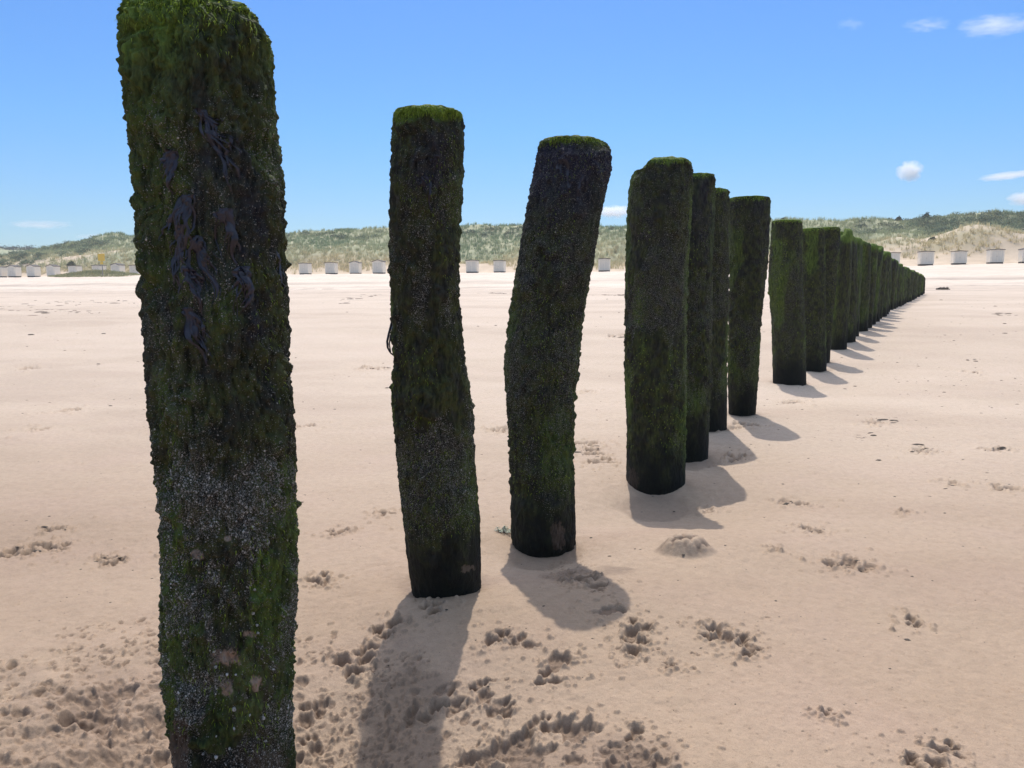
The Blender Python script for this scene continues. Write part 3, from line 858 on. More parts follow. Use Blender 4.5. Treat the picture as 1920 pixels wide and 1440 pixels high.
# ------------------------------------------------------------------ groyne posts
def trunk(rows, d_top, d_bot, nA, nH, seed, lump=0.010, z_extra=0.35, depth_flat=1.0, attrs=None):
    """rows: (y, xl, xr) silhouette in photo pixels, read off at the post's own distance. Returns world verts grid etc."""
    rows = np.array(rows, float)
    ys = np.linspace(rows[0, 0], rows[-1, 0], nH)
    # finer at the top for the rounded edge
    ytop = np.linspace(rows[0, 0], rows[0, 0] + (rows[-1, 0] - rows[0, 0]) * .06, nH // 8)
    ys = np.concatenate([ytop, np.linspace(ytop[-1], rows[-1, 0], nH - len(ytop) + 1)[1:]])
    xl = np.interp(ys, rows[:, 0], rows[:, 1]); xr = np.interp(ys, rows[:, 0], rows[:, 2])
    nH = len(ys)
    f = (ys - rows[0, 0]) / (rows[-1, 0] - rows[0, 0])
    d = d_top + (d_bot - d_top) * f
    C = np.zeros((len(ys), 3)); RAD = np.zeros(len(ys))
    for i, y in enumerate(ys):
        a = at_depth(xl[i], y, d[i]); b = at_depth(xr[i], y, d[i])
        C[i] = (a + b) / 2; RAD[i] = (b[0] - a[0]) / 2
    # carry on into the sand
    ne = max(4, nH // 12)
    dirv = (C[-1] - C[-max(2, nH // 10)]); dirv /= np.linalg.norm(dirv)
    ext = np.linspace(0, z_extra, ne + 1)[1:]
    C = np.concatenate([C, C[-1] + dirv * ext[:, None]]); RAD = np.concatenate([RAD, np.full(ne, RAD[-1])])
    n = len(C)
    th = np.linspace(0, 2 * np.pi, nA, endpoint=False)          # th=0: +X ; th=-pi/2: towards the camera
    TH, ZI = np.meshgrid(th, np.arange(n))
    cx, cy, cz, rad = C[ZI, 0], C[ZI, 1], C[ZI, 2], RAD[ZI]
    ct, st = np.cos(TH), np.sin(TH)
    X = cx + rad * ct; Y = cy + rad * st * depth_flat; Zv = cz + 0 * rad
    rm = np.median(RAD)
    sx, sy, sz = X * 1.0, Y * 1.0, Zv * 1.0
    big = fbm3(sx * 7, sy * 7, sz * 7, 3, seed + 4)
    disp = 0.45 * lump * fbm3(sx * 9, sy * 9, sz * 5, 3, seed)
    cl = fbm3(sx * 19, sy * 19, sz * 13, 3, seed + 2)
    disp += 1.0 * lump * np.clip(cl - .12, 0, .8) * (.3 + sstep(-.3, .5, big))          # clumps of growth
    disp += 0.42 * lump * fbm3(sx * 60, sy * 60, sz * 26, 4, seed + 3, .62)
    wq = .8 * fbm3(sx * 26, sy * 26, sz * 26, 3, seed + 6)
    w = worley3(sx * 40 + wq, sy * 40 + wq, sz * 27 - wq, seed + 8)
    disp += 0.9 * lump * np.clip(.5 - w, -0.2, .5) * sstep(-.05, .7, big + .6 * cl)
    gr_ = worley3(sx * 115, sy * 115, sz * 95, seed + 12)
    disp += 0.22 * lump * np.clip(.5 - gr_, -.2, .5)
    zb = C[:, 2][ZI] - C[nH - 1, 2]
    calm = 0.35 + 0.65 * sstep(0.1, 0.4, zb)
    disp = disp * calm
    # fit each ring's apparent left and right edge to the measured outline
    kern = np.exp(-0.5 * (np.arange(-24, 25) / 9.0) ** 2); kern /= kern.sum()
    for it in range(3):
        X = C[ZI, 0] + (RAD[ZI] + disp) * ct; Y = C[ZI, 1] + (RAD[ZI] + disp) * st * depth_flat
        P = np.stack([X, Y, Zv], -1) - CAM
        U = W0 / 2 + F * (P @ RT) / (P @ fwd)
        el = U.min(1)[:nH] - xl; er = U.max(1)[:nH] - xr
        el, er = (np.convolve(np.pad(e, 24, mode='edge'), kern, 'valid') for e in (el, er))
        m = C[:nH, 1] / F
        C[:nH, 0] -= .5 * (el + er) * m
        RAD[:nH] -= .5 * (er - el) * m * .97
        C[nH:, 0] -= .5 * (el + er)[-1] * m[-1]; RAD[nH:] -= .5 * (er - el)[-1] * m[-1] * .97
    X = C[ZI, 0] + (RAD[ZI] + disp) * ct; Y = C[ZI, 1] + (RAD[ZI] + disp) * st * depth_flat
    return dict(X=X, Y=Y, Z=Zv, TH=TH, zb=zb, C=C, RAD=RAD, nH=nH, nA=nA, disp=disp, rm=rm, ys=ys)

def finish_trunk(T, attrs, name='timber', parent=None, notch=None):
    X, Y, Zv = T['X'], T['Y'], T['Z']
    n, nA = X.shape
    top = np.array([X[0].mean(), Y[0].mean(), Zv[0].mean()])
    # cap: three shrinking rings and a centre
    vs = [np.stack([X, Y, Zv], -1).reshape(-1, 3)]
    ca = []
    for k, (s, h) in enumerate(((.8, .03), (.5, .05), (.22, .06))):
        ring = np.stack([top[0] + (X[0] - top[0]) * s, top[1] + (Y[0] - top[1]) * s, Zv[0] + h * T['rm'] + .006 * vn2(X[0] * 40, Y[0] * 40 + k, 3)], -1)
        ca.append(ring)
    vs += ca + [np.array([[top[0], top[1], top[2] + .06 * T['rm']]])]
    V = np.concatenate(vs)
    F1 = grid_faces(n, nA, True)[:, ::-1]
    nb = n * nA
    fs = [F1]
    prev = np.arange(nA)
    for k in range(3):
        cur = nb + k * nA + np.arange(nA)
        fs.append(np.stack([prev, np.roll(prev, -1), np.roll(cur, -1), cur], -1))
        prev = cur
    ctr = len(V) - 1
    tri = np.stack([prev, np.roll(prev, -1), np.full(nA, ctr)], -1)
    at = {}
    for k, a in attrs.items():
        a = np.clip(a, 0, 1)
        at[k] = np.concatenate([a.ravel(), np.tile(a[0], 3), [a[0].mean()]])
    if 'green' in at: at['green'][nb:] = 1.0
    for k in ('purple', 'barn', 'bare', 'black', 'pale'):
        if k in at: at[k][nb:] = 0.0
    base = T['C'][T['nH'] - 1]
    V = V - base
    me = new_mesh(name, V, [np.concatenate(fs), tri], True, at)
    return me, base

def std_attrs(T, seed, green=0.3, purple=0.0, barn=0.4, cap=.022):
    X, Y, Zv, zb = T['X'], T['Y'], T['Z'], T['zb']
    H = zb[0, 0]
    n1 = 1.5 * fbm3(X * 6, Y * 6, Zv * 2.2, 4, seed + 20)
    n2 = fbm3(X * 14, Y * 14, Zv * 5, 3, seed + 30)
    n3 = fbm3(X * 4, Y * 4, Zv * 3, 3, seed + 40)
    u = zb / H
    side = np.abs(np.cos(T['TH']))
    g = sstep(.1, .9, n1 * .8 + n2 * .35 + .9 * side ** 3 - .25) * green * 1.3 * sstep(.08, .25, u)
    capm = sstep(H - cap * 1.3, H - cap * .2, zb + .035 * n2)
    g = np.maximum(g, capm)
    p = purple * sstep(.55, .95, u) * sstep(-.25, .4, n3 + .3 * n2) * (1 - capm)
    bmask = 1.15 * barn * sstep(.10, .24, u) * (1 - .8 * sstep(.62, .92, u)) * sstep(-.25, .5, n3 * -.9 + n2 * .9 + .1)
    black = (1 - sstep(.05, .2, u + .05 * n2)) * .9
    return dict(green=g, purple=p, barn=bmask, bare=np.zeros_like(u), black=black, pale=np.zeros_like(u))

def fringe(T, base, n, L, seed, where='cap', capw=.014, colr=((.13, .20, .02), (.36, .46, .06))):
    """short hanging algae filaments rooted on the trunk surface"""
    rng = np.random.default_rng(seed)
    nr, nA = T['X'].shape
    H = T['zb'][0, 0]
    zrow = T['zb'][:, 0]
    out_v, out_c = [], []
    if where == 'cap':
        pz = H - np.abs(rng.normal(0, capw, n)) * H / 1.6
    else:
        pz = H * rng.uniform(.15, .97, n)
    ii = np.clip(np.searchsorted(-zrow, -pz), 0, nr - 2)
    jj = rng.integers(0, nA, n)
    if where != 'cap':
        m1 = fbm3(T['X'][ii, jj] * 6, T['Y'][ii, jj] * 6, T['Z'][ii, jj] * 3, 2, seed)
        k = m1 + .5 * np.abs(np.cos(T['TH'][ii, jj])) > .25
        ii, jj = ii[k], jj[k]
    n = len(ii)
    P = np.stack([T['X'][ii, jj], T['Y'][ii, jj], T['Z'][ii, jj]], -1) - base
    th = T['TH'][ii, jj]
    nrm = np.stack([np.cos(th), np.sin(th), np.zeros(n)], -1)
    tan = np.stack([-np.sin(th), np.cos(th), np.zeros(n)], -1)
    l = L * rng.uniform(.4, 1.3, (n, 1)); w = (.0011 if where == 'cap' else .0007) * rng.uniform(.7, 1.6, (n, 1)) * max(1, T['C'][0, 1] / 2.2)
    sw = tan * rng.normal(0, .35, (n, 1)) * l
    dn = np.array([[0, 0, -1.0]])
    if where == 'cap':
        upk = np.where(rng.random((n, 1)) < .16, .6, 0.0)
    else:
        upk = np.zeros((n, 1))
    out_ = rng.uniform(.15, .55, (n, 1))
    m = P + nrm * l * out_ * .7 + dn * l * .35 * (1 - 1.8 * upk) + sw * .4
    t = m + nrm * l * out_ * .25 + dn * l * .65 * (1 - 1.6 * upk) + sw * .6
    P = P - nrm * .002
    V = np.stack([P - tan * w, P + tan * w, m + tan * w * .8, m - tan * w * .8, t], 1).reshape(-1, 3)
    k = np.arange(n)[:, None] * 5
    c0, c1 = np.array(colr[0]), np.array(colr[1])
    f = rng.uniform(0, 1, (n, 1))
    C = np.repeat(c0 * (1 - f) + c1 * f, 5, 0)
    return new_mesh('algae', V, [k + np.array([[0, 1, 2, 3]]), k + np.array([[3, 2, 4]])], False, {'tint': C})

def barnacle_mesh(T, base, n, mask, rmin, rmax, seed):
    rng = np.random.default_rng(seed)
    w = mask.ravel().astype(float) * (np.sin(T['TH']).ravel() < .35)
    if w.sum() <= 0: return None
    idx = rng.choice(len(w), n, p=w / w.sum())
    P = np.stack([T['X'].ravel()[idx], T['Y'].ravel()[idx], T['Z'].ravel()[idx]], -1) - base
    th = T['TH'].ravel()[idx]
    nrm = np.stack([np.cos(th), np.sin(th), np.zeros(n)], -1); tan = np.stack([-np.sin(th), np.cos(th), np.zeros(n)], -1); upv = np.array([[0, 0, 1.0]])
    r = rng.uniform(rmin, rmax, (n, 1)) * np.where(rng.random((n, 1)) < .06, 1.7, 1)
    k = 6
    Vs = []
    for (rr, h) in ((1.0, -.2), (.85, .35), (.45, .62), (.25, .35)):
        for a in range(k):
            ca, sa = math.cos(a * 6.283 / k), math.sin(a * 6.283 / k)
            Vs.append(P + tan * r * rr * ca + upv * r * rr * sa + nrm * r * h)
    V = np.stack(Vs, 1).reshape(-1, 3)
    g = grid_faces(4, k, True)
    Fq = (np.arange(n)[:, None, None] * (4 * k) + g[None]).reshape(-1, 4)
    return new_mesh('barnacles', V, Fq, False)

def weed_tuft(T, base, px, py, lpx, wpx, nrib, seed, drift=0.0):
    """limp fronds that hang from one point, hugging the trunk"""
    rng = np.random.default_rng(seed)
    X, Y, Zv = T['X'], T['Y'], T['Z']
    th = T['TH'][0]
    front = np.sin(th) < .15
    # nearest front-surface vertex to the pixel
    P = np.stack([X, Y, Zv], -1) - CAM
    a = P @ RT; b = P @ UP; c = P @ fwd
    u = W0 / 2 + F * a / c; v = H0 / 2 - F * b / c
    D = (u - px) ** 2 + (v - py) ** 2 + np.where(front[None, :], 0, 1e9)
    i0, j0 = np.unravel_index(np.argmin(D), D.shape)
    d = c[i0, j0]
    L = lpx * d / F; Wd = wpx * d / F
    nA = len(th)
    zr = T['zb'][:, 0]
    Vs, Fs, off = [], [], 0
    for k in range(nrib):
        l = L * (.25 + .9 * rng.random() ** 1.4); sp = rng.normal(0, .38) * Wd * .5; w0 = rng.uniform(.0015, .0075) if k % 3 else rng.uniform(.001, .0022)
        ns = 12
        ph = rng.uniform(0, 6)
        pts = []
        for s in range(ns + 1):
            f = s / ns
            z = zr[i0] - f * l + rng.normal(0, .001)
            i = int(np.clip(np.searchsorted(-zr, -z), 0, len(zr) - 1))
            lat = rng.normal(0, .001) + sp * (0.25 + .75 * math.sin(f * 1.57)) + drift * f * d / F + .006 * math.sin(ph + f * 7)
            j = (j0 + lat / (2 * math.pi * T['RAD'][i]) * nA)
            jf = int(round(j)) % nA
            ang = th[0] + (j % nA) * 2 * math.pi / nA
            nx, ny = math.cos(ang), math.sin(ang)
            lift = .0015 + .003 * math.sin(f * 3.1) * rng.uniform(.4, 1)
            rad = math.hypot(X[i, jf] - T['C'][i, 0], Y[i, jf] - T['C'][i, 1]) + lift
            pt = np.array([T['C'][i, 0] + nx * rad, T['C'][i, 1] + ny * rad, T['C'][i, 2]])
            w = w0 * (1 - f ** 2 * .85) * (1 + .3 * math.sin(ph + f * 15))
            tn = np.array([-ny, nx, 0])
            Vs += [pt - tn * w - base, pt + np.array([nx, ny, 0]) * w * .5 - base, pt + tn * w - base]
        g = grid_faces(ns + 1, 3) + off
        Fs.append(g); off += 3 * (ns + 1)
    return np.array(Vs), np.concatenate(Fs)

def seaweed_part(T, base, tufts, seed, parent):
    for k, tf in enumerate(tufts):
        v, f = weed_tuft(T, base, *tf[:5], seed + k, tf[5] if len(tf) > 5 else 0.0)
        tag(obj('seaweed', new_mesh('seaweed', v, f, True), M_WEED, parent), kind='stuff')

GROUP = 'mossy timber groyne posts in one row down the beach'
def big_post(rows, d_top, d_bot, nA, nH, seed, label, at_kw, hair_cap, hair_side, nbarn, lump=.014, tweak=None, tufts=(), hairL=.011, mod=None, capw=.013):
    T = trunk(rows, d_top, d_bot, nA, nH, seed, lump)
    if mod: mod(T)
    at = std_attrs(T, seed, **at_kw)
    if tweak: tweak(T, at)
    me, base = finish_trunk(T, at)
    root = obj('groyne_post', None, loc=tuple(base))
    tag(root, label, 'post', GROUP)
    obj('timber', me, M_TIMBER, root)
    if hair_cap:
        tag(obj('algae_cap', fringe(T, base, hair_cap, hairL, seed + 1, 'cap', capw), M_ALGAE, root), kind='stuff')
    if hair_side:
        tag(obj('algae_growth', fringe(T, base, hair_side, hairL * .9, seed + 2, 'side', ((.016, .022, .006), (.046, .056, .016))), M_ALGAE, root), kind='stuff')
    if nbarn:
        bm_ = barnacle_mesh(T, base, nbarn, at['barn'] ** 2, .0008, .0019, seed + 3)
        if bm_: tag(obj('barnacle_crust', bm_, M_BARN, root), kind='stuff')
    seaweed_part(T, base, tufts, seed + 50, root)
    return T, root

def pixuv(T):
    P = np.stack([T['X'], T['Y'], T['Z']], -1) - CAM
    a = P @ RT; b = P @ UP; c = P @ fwd
    return W0 / 2 + F * a / c, H0 / 2 - F * b / c

def blob(T, cx, cy, rx, ry, seed, ragged=.5):
    """patch on the front of the trunk, ragged edge, in the trunk's own surface coordinates"""
    u, v = pixuv(T)
    q = ((u - cx) / rx) ** 2 + ((v - cy) / ry) ** 2
    nz = .5 * fbm3(T['X'] * 38, T['Y'] * 38, T['Z'] * 30, 2, seed) + .7 * fbm3(T['X'] * 105, T['Y'] * 105, T['Z'] * 85, 3, seed + 1)
    return (1 - sstep(.7, 1.1, q + ragged * nz)) * (np.sin(T['TH']) < .25)

P1 = [(9, 244, 450), (15, 234, 464), (24, 228, 477), (36, 223, 489), (54, 219, 503), (90, 219, 513), (150, 222, 515), (240, 236, 522), (350, 246, 535), (420, 250, 536), (540, 258, 541), (640, 268, 545),
      (700, 270, 545), (770, 276, 552), (850, 286, 556), (950, 295, 558), (1050, 300, 560), (1150, 298, 558), (1250, 300, 552), (1350, 315, 550), (1440, 325, 555), (1570, 330, 556)]
P2 = [(209, 743, 858), (213, 739, 866), (222, 737, 869), (240, 734, 871), (300, 732, 870), (370, 730, 868), (430, 729, 864), (510, 729, 862), (560, 732, 862), (620, 733, 868), (680, 737, 873), (730, 732, 882),
      (780, 736, 890), (830, 741, 889), (900, 747, 894), (970, 755, 900), (1050, 764, 902), (1098, 771, 902)]
P3 = [(264, 1014, 1118), (268, 1011, 1134), (276, 1009, 1143), (290, 1006, 1147), (320, 1000, 1147), (350, 994, 1140), (400, 985, 1128), (450, 976, 1120), (480, 972, 1116), (530, 963, 1106), (580, 955, 1097), (640, 948, 1090),
      (690, 944, 1087), (740, 948, 1080), (800, 952, 1078), (860, 954, 1077), (930, 957, 1078), (1000, 958, 1080), (1028, 962, 1079)]
P4 = [(302, 1195, 1289), (306, 1192, 1296), (316, 1190, 1299), (340, 1180, 1300), (400, 1175, 1297), (500, 1172, 1291), (600, 1171, 1288), (700, 1170, 1288), (800, 1175, 1287), (900, 1174, 1285), (923, 1176, 1284)]
P5 = [(330, 1249, 1340), (336, 1249, 1342), (400, 1248, 1341), (500, 1245, 1336), (600, 1243, 1337), (700, 1241, 1335), (800, 1239, 1330), (855, 1239, 1328)]
P6 = [(357, 1287, 1366), (362, 1286, 1368), (500, 1286, 1368), (600, 1286, 1366), (700, 1285, 1364), (801, 1285, 1363)]
P7 = [(371, 1368, 1443), (376, 1367, 1445), (400, 1366, 1445), (500, 1367, 1440), (520, 1367, 1437), (600, 1365, 1428), (700, 1364, 1423), (777, 1366, 1417)]
P8 = [(414, 1448, 1502), (418, 1447, 1505), (500, 1441, 1505), (540, 1440, 1506), (600, 1446, 1510), (715, 1449, 1512)]
P9 = [(429, 1501, 1545), (433, 1500, 1547), (600, 1500, 1549), (693, 1500, 1550)]
P10 = [(427, 1533, 1574), (431, 1532, 1576), (520, 1528, 1570), (600, 1522, 1562), (676, 1516, 1556)]

def base_depth(rows):
    y, xl, xr = rows[-1]
    return on_ground((xl + xr) / 2, y)[1]

def tw1(T, at):
    u, v = pixuv(T)
    n = fbm3(T['X'] * 16, T['Y'] * 16, T['Z'] * 9, 4, 505)
    n5 = fbm3(T['X'] * 7, T['Y'] * 7, T['Z'] * 3.5, 3, 506)
    side = (u - 430) / 130
    low = sstep(830, 900, v + 40 * n5)
    at['barn'] = np.clip(.09 + .24 * sstep(-.1, .5, n) * sstep(60, 300, v) + low * 1.1 * sstep(-.35, .3, n + .18) - .3 * (1 - sstep(60, 260, v)), 0, .95)
    g_low = sstep(.35, .8, np.abs(side + .05 + .25 * n)) * low
    at['green'] = np.clip(.34 * sstep(.0, .8, n5 + .4 * n) * (1 - low) + .40 * g_low, 0, 1)
    at['green'] = np.maximum(at['green'], (1 - sstep(40, 190, v + 60 * n)) * (.2 + .75 * sstep(.35, .9, np.abs(side))))
    at['green'] = np.maximum(at['green'], 1 - sstep(10, 45, v + 25 * n))
    for (x, y, rx, ry) in ((500, 1140, 32, 110), (470, 1260, 36, 70), (440, 1340, 55, 60), (400, 1380, 45, 40)):
        bm_ = blob(T, x, y, rx, ry, 61, .7)
        at['barn'] *= 1 - .85 * bm_; at['green'] = np.maximum(at['green'], .5 * bm_)
    at['black'] = .75 * sstep(1280, 1400, v + 50 * n) * (1 - .5 * at['green'])
    at['barn'] *= 1 - .45 * sstep(1330, 1400, v)
    at['purple'] = np.maximum(sstep(.15, .6, fbm3(T['X'] * 9, T['Y'] * 9, T['Z'] * 4, 3, 515)) * (1 - sstep(600, 760, v)) * sstep(90, 200, v) * .5, 0)
    red = sstep(.45, .8, fbm3(T['X'] * 9 + 4, T['Y'] * 9, T['Z'] * 4, 3, 535)) * .25
    at['bare'] = np.maximum(red * sstep(500, 700, v), blob(T, 335, 1400, 22, 60, 66))
    at['bare'] = np.maximum(at['bare'], .7 * blob(T, 500, 1430, 40, 22, 67))
    at['pale'] = np.maximum.reduce([blob(T, 422, 1233, 27, 20, 63, 1.1), blob(T, 424, 1288, 12, 14, 64, 1.0), blob(T, 370, 1040, 11, 9, 65, 1.0), blob(T, 468, 1190, 12, 7, 68, 1.0), blob(T, 427, 1010, 8, 7, 69, 1.0), blob(T, 480, 1280, 9, 14, 70, 1.0)]) * .95
T1, r1 = big_post(P1, 1.66, 1.66, 520, 760, 101, 'largest and nearest post, bright green algae on top, grey barnacle crust below, cut off below',
                  dict(green=.4, purple=.5, barn=.7), 5200, 5200, 5200, lump=.021, tweak=tw1, hairL=.011, capw=.03,
                  tufts=[(375, 205, 90, 50, 12, 30), (392, 245, 110, 40, 12, 30), (318, 280, 90, 45, 12, -20), (352, 365, 130, 80, 18, -30), (335, 420, 120, 70, 14, -10), (365, 440, 150, 45, 14, 20), (420, 390, 100, 60, 10, 10), (350, 500, 90, 40, 10, 20), (455, 500, 110, 50, 12, -10), (350, 575, 100, 40, 14, 40), (262, 360, 70, 40, 10, 0), (520, 470, 90, 50, 10, 0)])
# a few larger white shells low on the nearest post
def shells(T, root, pts):
    u, v = pixuv(T)
    base = np.array(root.location)
    for k, (px, py, r) in enumerate(pts):
        D = (u - px) ** 2 + (v - py) ** 2 + np.where(np.sin(T['TH']) < .2, 0, 1e9)
        i, j = np.unravel_index(np.argmin(D), D.shape)
        ang = T['TH'][i, j]; nx, ny = math.cos(ang), math.sin(ang)
        c = np.array([T['X'][i, j], T['Y'][i, j], T['Z'][i, j]]) - base
        Vs = []
        for (rr, h) in ((1.05, -.3), (.95, .2), (.7, .55), (.38, .72), (.16, .55)):
            for a in range(9):
                ca, sa = math.cos(a * 6.283 / 9), math.sin(a * 6.283 / 9)
                q = r * rr * .7 * (1 + .16 * math.sin(a * 4 + k) + .1 * math.sin(a * 2.3 + 2 * k))
                Vs.append(c + np.array([-ny * q * ca + nx * r * h, nx * q * ca + ny * r * h, q * sa * (1.1 + .3 * math.sin(k * 2.1))]))
        obj('barnacle', new_mesh('barnacle', Vs, grid_faces(5, 9, True), True), M_SHELL, root)
M_SHELL = plain('white_shell', (0.36, 0.345, 0.33), 0.7, 0.35, 120)
shells(T1, r1, [(440, 1328, .0085), (493, 1346, .006), (473, 988, .005), (468, 1342, .004), (440, 1366, .004), (404, 1380, .003), (430, 1405, .004), (498, 1390, .003), (382, 1412, .005), (405, 1420, .006), (425, 1265, .004), (513, 1254, .004), (432, 1170, .003), (475, 1150, .005), (484, 1186, .0045), (482, 1172, .004), (404, 1252, .005), (443, 1266, .0035)])

def tw2(T, at):
    u, v = pixuv(T)
    at['purple'] = np.maximum(at['purple'], .55 * blob(T, 805, 300, 40, 60, 71))
    at['green'] = np.maximum(at['green'], (1 - sstep(213, 228, v + 12 * fbm3(T['X'] * 20, T['Y'] * 20, T['Z'] * 20, 2, 7))))
    at['barn'] = np.maximum(at['barn'] * .8, .55 * blob(T, 822, 860, 50, 70, 72, .8))
    at['pale'] = .35 * blob(T, 878, 1066, 14, 8, 73, .9)
bd = base_depth(P2)
T2, r2 = big_post(P2, bd - .22, bd, 320, 480, 202, 'second nearest post, upright with a rounded mossy green top and dark wet foot',
         dict(green=.35, purple=.35, barn=.55), 3600, 3800, 1500, lump=.015, tweak=tw2, tufts=[(735, 610, 60, 14, 5, -4), (820, 290, 60, 50, 7, 0), (800, 330, 70, 40, 6, 5)])
def loose_strand(root, pix, dist, r):
    base = np.array(root.location); Vs = []
    P = [at_depth(x, y, dist) - base for x, y in pix]
    for i, p in enumerate(P):
        q = r * (1 - .5 * abs(i / (len(P) - 1) - .4))
        for a in range(6): Vs.append(p + np.array([q * math.cos(a * 1.047), q * math.sin(a * 1.047), 0]))
    tag(obj('seaweed', new_mesh('seaweed', Vs, grid_faces(len(P), 6, True), True), M_WEED, root))
loose_strand(r2, [(737, 592), (733, 610), (729, 626), (726, 640), (727, 652), (731, 660), (737, 666)], bd - .13, .0042)
loose_strand(r2, [(736, 618), (732, 630), (730, 645), (733, 664)], bd - .13, .0028)
def tw3(T, at):
    u, v = pixuv(T)
    at['purple'] = np.maximum(at['purple'], .9 * (1 - sstep(300, 520, v + 60 * fbm3(T['X'] * 8, T['Y'] * 8, T['Z'] * 5, 3, 17))) * sstep(272, 290, v))
    at['green'] *= .75
    at['bare'] = .8 * blob(T, 1046, 1005, 14, 30, 75, .5)
    at['barn'] = np.maximum(at['barn'] * .75, .16 * sstep(.16, .3, T['zb'] / T['zb'][0, 0] + .1 * fbm3(T['X'] * 12, T['Y'] * 12, T['Z'] * 6, 2, 8)))
bd = base_depth(P3) + .07
T3, r3 = big_post(P3, bd + .02, bd, 320, 460, 303, 'crooked post leaning to the right with a purple-black flat top, third in the row',
         dict(green=.35, purple=.9, barn=.45), 1500, 3400, 1300, lump=.016, tweak=tw3, tufts=[(1050, 300, 60, 50, 8, -8), (1090, 330, 60, 40, 6, -6)])
def mod4(T):
    # broken lower shoulder on the left of the top
    n = T['nH']
    left = sstep(-.55, -.8, np.cos(T['TH']))
    ztop = T['Z'][0, 0]
    drop = .052
    lim = ztop - drop * left
    T['Z'][:] = np.minimum(T['Z'], lim)
def tw4(T, at):
    at['bare'] = .45 * blob(T, 1185, 905, 12, 30, 76, .6)
    u, v = pixuv(T)
    at['green'] = np.maximum(at['green'], .8 * sstep(.75, .95, np.cos(T['TH'])) * sstep(330, 400, v))
bd = base_depth(P4) + .14
big_post(P4, bd, bd, 280, 420, 404, 'thick straight post with a lower notched shoulder on its left, fourth in the row',
         dict(green=.4, purple=.3, barn=.4), 600, 3200, 900, tweak=tw4, mod=mod4)
bd = base_depth(P5)
big_post(P5, bd, bd, 180, 280, 505, 'dark post half hidden behind the notched fourth post', dict(green=.4, purple=.5, barn=.3), 350, 1500, 0)
bd = base_depth(P6)
big_post(P6, bd, bd, 160, 260, 606, 'narrowly seen mossy post, sixth in the row, squeezed before the flat-topped seventh', dict(green=.35, purple=.3, barn=.25), 300, 1300, 0)
bd = base_depth(P7)
big_post(P7, bd, bd, 160, 260, 707, 'square flat-topped post leaning slightly right, left of the open gap in the row', dict(green=.3, purple=.4, barn=.25), 300, 1300, 0)
bd = base_depth(P8)
big_post(P8, bd, bd, 150, 240, 808, 'purple-brown upright post just right of the open gap in the row', dict(green=.4, purple=.7, barn=.2), 300, 1200, 0)
bd = base_depth(P9)
big_post(P9, bd, bd, 130, 200, 909, 'mossy post with a black foot, second beyond the open gap', dict(green=.5, purple=.1, barn=.1), 450, 900, 0)
bd = base_depth(P10)
big_post(P10, bd, bd, 120, 190, 1010, 'bright green-topped post leaning right, third beyond the open gap', dict(green=.5, purple=.5, barn=.1), 450, 900, 0)

# the long tail of the row, sinking into the sand: variants copied
VAR = []
def far_variant(seed):
    nA, nH = 40, 60
    th = np.linspace(0, 2 * np.pi, nA, endpoint=False)
    zz = np.linspace(1, -.25, nH)
    TH, ZZ = np.meshgrid(th, zz)
    c = np.zeros_like(TH)
    r = .15 * (1 - .25 * sstep(.96, 1.0, ZZ) ** 2) * (1 + .05 * fbm3(np.cos(TH) * 1.3 + seed, np.sin(TH) * 1.3, ZZ * 2, 3, seed)) 
    r = r + .012 * fbm3(np.cos(TH) * 5 + seed, np.sin(TH) * 5, ZZ * 10, 3, seed + 3)
    Xv, Yv = r * np.cos(TH), r * np.sin(TH)
    ZZ = ZZ + sstep(.7, 1, ZZ) * (.05 * math.sin(seed * 1.7) * Xv / .15 + .05 * fbm3(Xv * 9, Yv * 9, Xv * 0, 2, seed)) * .6
    T = dict(X=Xv, Y=Yv, Z=ZZ + 0 * Xv, TH=TH, zb=ZZ * 1.3, C=np.stack([0 * zz, 0 * zz, zz], -1), RAD=np.full(nH, .15), nH=nH, nA=nA, rm=.15)
    T['C'][-1] = 0
    at = std_attrs(T, seed, green=.40, purple=.4, barn=.08, cap=.05)
    at['green'] = np.maximum(at['green'], .35 * sstep(.6, .95, np.cos(TH)) * (.5 + .5 * vn3(Xv * 12, Yv * 12, ZZ * 5, 4)))
    T['C'] = np.zeros((nH, 3))
    me, b = finish_trunk(T, at, 'groyne_post')
    me.materials.append(M_TIMBER)
    return me
VAR = [far_variant(k * 13 + 3) for k in range(6)]
ORD = ['fourth', 'fifth', 'sixth', 'seventh', 'eighth', 'ninth', 'tenth', 'eleventh', 'twelfth', 'thirteenth', 'fourteenth', 'fifteenth', 'sixteenth', 'seventeenth', 'eighteenth', 'nineteenth', 'twentieth',
       'twenty-first', 'twenty-second', 'twenty-third', 'twenty-fourth', 'twenty-fifth', 'twenty-sixth', 'twenty-seventh', 'twenty-eighth', 'twenty-ninth', 'thirtieth', 'thirty-first', 'thirty-second', 'thirty-third', 'thirty-fourth', 'thirty-fifth', 'thirty-sixth']
top_x = [1575, 1590, 1605, 1622, 1635, 1650, 1662, 1675, 1690, 1705, 1716, 1728]
top_y = [440, 446, 456, 463, 470, 478, 488, 496, 503, 511, 516, 522]
d = 10.75; k = 0
fars = []
while d < 28.0:
    fars.append(d); d += R.uniform(.48, .68)
